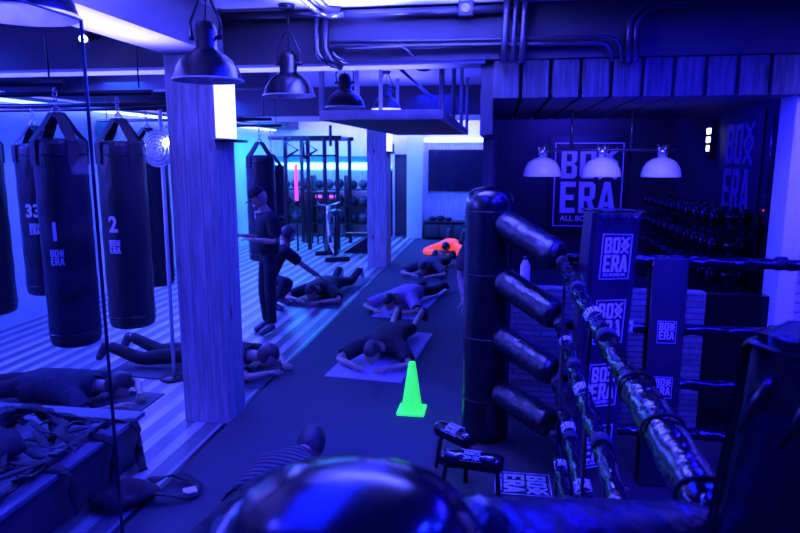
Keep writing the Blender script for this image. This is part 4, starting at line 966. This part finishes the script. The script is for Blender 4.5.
# ------------------------------------------------------------------ weight bay
t = thing('club_sign', 'large framed black sign with pale block letters on the dark wall behind the ring', 'sign', (1.23, 12.08, 1.72))
G().box((-.7, -.03, -.88), (.7, 0, .88), .01).build('board', 'black_wall', t)
g = G(); logo(g, 1.2, frame_mtx((0, -.032, 0), (1, 0, 0), (0, 0, 1)), .01); g.build('lettering', 'print', t)
t.location = at(587.5, 185, 12.08)
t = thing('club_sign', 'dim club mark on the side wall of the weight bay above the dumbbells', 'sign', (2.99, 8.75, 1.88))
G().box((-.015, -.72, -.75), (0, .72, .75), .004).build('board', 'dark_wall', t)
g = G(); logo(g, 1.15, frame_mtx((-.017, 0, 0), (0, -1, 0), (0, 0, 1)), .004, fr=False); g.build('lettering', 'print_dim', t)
t = thing('triple_lamp', 'hanging bar lamp with three white dome shades under the plank soffit', 'lamp', (.9, 6, 2.15))
G().cyl((-.5, 0, 0), (.62, 0, 0), .014, 10).build('bar', 'conduit', t)
for x in (-.27, .24): G().cyl((x, 0, 0), (x, 0, .35), .014, 10).build('rod', 'conduit', t)
for x in (-.52, 0, .51):
    s_ = G().lathe([(.17, -.235), (.168, -.21), (.155, -.16), (.125, -.11), (.08, -.08), (.04, -.068), (.03, -.065), (.0, -.065)], (x, 0, 0), 32).build('shade', 'white_enamel', t)
    g = G(); g.cyl((x, 0, -.07), (x, 0, .03), .035, 14)
    for k in range(5): a = 2*PI*k/5; g.cyl((x+.035*math.cos(a), .035*math.sin(a), -.06), (x+.05*math.cos(a), .05*math.sin(a), .05), .006, 6)
    g.build('lamp_holder', 'steel', t)
# dumbbell rack and dumbbells
t = thing('dumbbell_rack', 'long three tier dumbbell rack against the side wall of the weight bay', 'rack', (2.68, 9.7, 0))
for y in (-1.95, 1.95):
    G().box((-.22, y-.04, 0), (.26, y+.04, .08), .006).build('foot', 'black_metal', t); G().box((.18, y-.04, .08), (.26, y+.04, 1.45), .006).build('upright', 'black_metal', t)
for z in (1.3, .97, .62):
    for dx in (-.16, .14): G().box((dx-.03, -1.95, z-.02), (dx+.03, 1.95, z), .004).build('tier_rail', 'black_metal', t)
    for y in (-1.95, 1.95): G().box((-.19, y-.03, z-.05), (.2, y+.03, z-.02), .004).build('tier_arm', 'black_metal', t)
ordn = ('first', 'second', 'third', 'fourth', 'fifth', 'sixth', 'seventh', 'eighth', 'ninth', 'tenth', 'eleventh')
for z, nn in ((1.3, 'top'), (.97, 'middle'), (.62, 'bottom')):
    for k in range(11):
        y = 7.92+k*.355; r_ = .095-.003*k
        d = thing('dumbbell', f'black dumbbell on the {nn} tier of the rack, {ordn[k]} from the near end', 'dumbbell', (2.67, y, z), 0, 'dumbbells on the rack')
        for s_ in (-1, 1):
            G().lathe([(0, -.06), (r_*.85, -.06), (r_, -.045), (r_, .045), (r_*.85, .06), (0, .06)], (s_*.15, 0, r_), 18, Matrix.Rotation(PI/2, 4, 'Y')).build('weight_head', 'enamel', d)
            G().lathe([(0, 0), (r_*.45, 0), (r_*.4, .006), (0, .006)], (s_*.212, 0, r_), 14, Matrix.Rotation(s_*PI/2, 4, 'Y')).build('end_cap', 'steel', d)
        G().cyl((-.1, 0, r_), (.1, 0, r_), .016, 10).build('handle', 'steel', d)
# bay details
t = thing('wall_conduit', 'thin upright conduit ending in a socket box on the bay side wall', 'conduit', (2.97, 7.75, 1.55))
G().cyl((0, 0, .1), (0, 0, .98), .015, 8).build('pipe', 'conduit_bright', t); G().box((-.02, -.09, -.08), (.03, .06, .12), .006).build('socket_box', 'conduit', t); G().ball((-.02, .0, -.06), .012, 8).build('indicator', 'red_led', t)
t = thing('reflected_lamps', 'slim dark panel with three glowing squares added for a lamp reflection in the bay', 'lamp', (2.95, 9.8, 2.35))
G().box((-.03, -.09, -.3), (.05, .09, .25), .01).build('reflection_back', 'black_metal', t)
for z, w in ((.09, .07), (-.03, .06), (-.15, .035)): G().box((-.05, -w, z-.04), (-.03, w, z+.04), .004).build('reflected_spot', 'reflected_glow', t)  # glowing squares made for a reflection of small lamps
t = thing('water_bottle', 'pale bottle standing on the low brick wall behind the padded rolls', 'bottle', (.215, 4.96, 1.1))
G().lathe([(0, 0), (.036, 0), (.038, .01), (.038, .16), (.02, .2), (.016, .21), (0, .21)], n=20).build('bottle_body', 'trim', t); G().cyl((0, 0, .21), (0, 0, .235), .018, 12).build('bottle_cap', 'black_metal', t)
# water: low dark bench inside bay, visible between ropes
# ------------------------------------------------------------------ lights (area lights without lamp bodies; the fills are added)
LP = 3.0
def area(name, loc, rot, size, power, col, size_y=None, spread=PI):
    l = bpy.data.lights.new(name, 'AREA'); l.energy = power*LP; l.color = col; l.size = size
    if size_y: l.shape = 'RECTANGLE'; l.size_y = size_y
    l.spread = spread
    o = bpy.data.objects.new(name, l); C.objects.link(o); o.location = loc; o.rotation_euler = rot; return o
DN = (0, 0, 0); UP = (PI, 0, 0)
BL = (.004, .01, 1); DB = (.007, .003, 1); PL = (.07, .075, 1); CY = (.005, .2, 1)

area('aisle_fill', (-1.0, 8.5, 3.0), DN, .5, 60, BL, 5)  # unseen overhead light added for the aisle floor
area('aisle_fill', (-.8, 2.6, 3.0), DN, .5, 34, BL, 2.5)  # unseen overhead light added for the near aisle
area('upward_fill', (-1.0, 4.2, 2.72), UP, .2, 85, PL, .2, 2.0)  # added upward light that pales the ceiling before the beam
area('upward_fill', (-.3, 4.1, 2.72), UP, .2, 55, PL, .2, 2.0)  # second upward light added for the same ceiling
area('upward_fill', (-2.25, 3.4, 2.3), UP, .15, 14, (.09, .08, 1), 1.4, 1.3)  # added below the pale beam in place of bounced light
area('upward_fill', (-1.2, 2.4, 2.3), (PI, math.radians(-40), 0), .3, 7, (.09, .08, 1), 1.2, 1.6)  # added tilted light for the side face of the pale beam
area('boards_light', (-4.4, 7.5, 2.95), DN, .5, 130, (.016, .07, 1), 7)
area('boards_light', (-4.6, 2.2, 2.95), DN, .5, 28, (.012, .03, 1), 2.5)
area('far_left_light', (-4.6, 14.6, 2.9), DN, 1, 110, CY, 2)
area('far_aisle_light', (-1.6, 14.8, 2.95), DN, .8, 70, (.01, .07, 1), 1.5)
area('far_wall_washer', (-2.5, 16.0, 3.05), (math.radians(50), 0, 0), 5, 75, (.1, .095, 1), .1)
area('left_wall_washer', (-5.6, 8, 2.7), (0, math.radians(-55), 0), .1, 300, (.06, .055, 1), 14)
area('beam_underside_fill', (-2.8, 4.87, 2.3), UP, 4.6, 15, (.08, .08, 1), .06, 1.2)  # added upward light for the underside of the cross beam
area('mid_ceiling_washer', (-1.4, 7.6, 2.6), UP, .5, 40, (.05, .05, 1), 3)
area('mid_ceiling_washer', (-3.9, 7.6, 2.5), UP, .5, 30, (.05, .05, 1), 3)
area('mid_ceiling_washer', (-1.4, 12.4, 2.6), UP, .5, 40, (.05, .07, 1), 3)
area('ring_light', (2.2, 2.4, 3.05), DN, .25, 70, DB, .25)
area('ring_light', (1.0, 3.4, 3.05), DN, .12, 26, DB, .12)
area('ring_light', (.6, 1.8, 3.05), DN, .08, 9, BL, .08)
area('low_wall_washer', (.9, 4.4, 2.4), (math.radians(22), 0, 0), 1.2, 8, DB, .1)
area('bay_light', (1.4, 8.5, 3.05), DN, .3, 50, DB, .8)
area('post_highlight', (-1.2, 1.6, 3.05), DN, .1, 2, (.03, .03, 1), .15)  # added light for highlights on the near post
area('logo_pad_fill', (1.0, 1.7, 3.0), (math.radians(35), 0, math.radians(8)), .15, 22, (.02, .012, 1), .15, 1.3)  # added light to brighten the corner pad and its logos
area('near_pad_fill', (.1, -.7, 3.0), (math.radians(25), 0, math.radians(-15)), .1, 16, DB, .1, 1.2)  # added light for the camera side of the near corner pad
area('soffit_fill', (1.0, 4.3, 1.6), (math.radians(160), 0, 0), 1.6, 6, DB, .1)  # added light without a fixture, brightens the soffit underside
area('lampshade_fill', (.9, 5.1, 2.4), (math.radians(70), 0, 0), 1.4, 3.5, (.085, .075, 1), .1, 1.6)  # added light to brighten the three white lamp shades
area('sign_fill', (1.2, 11.0, 3.0), (math.radians(40), 0, 0), 1.2, 22, (.03, .02, 1), .1)  # added light to brighten the sign lettering
area('end_wall_fill', (2.6, 3.7, 2.95), (math.radians(45), 0, 0), .6, 8, (.09, .07, 1), .1, 1.6)  # added light to pale the upright trim and end wall
for q in range(4): area('rope_glint_fill', (.9+.1*q, 1.4+.75*q, 3.05), DN, .05, 4.5, BL, .05)  # small lights added for highlights on the ropes
wd = bpy.data.worlds.new('world'); S.world = wd; wd.use_nodes = True
wd.node_tree.nodes['Background'].inputs[0].default_value = (.006, .006, 1, 1); wd.node_tree.nodes['Background'].inputs[1].default_value = .12
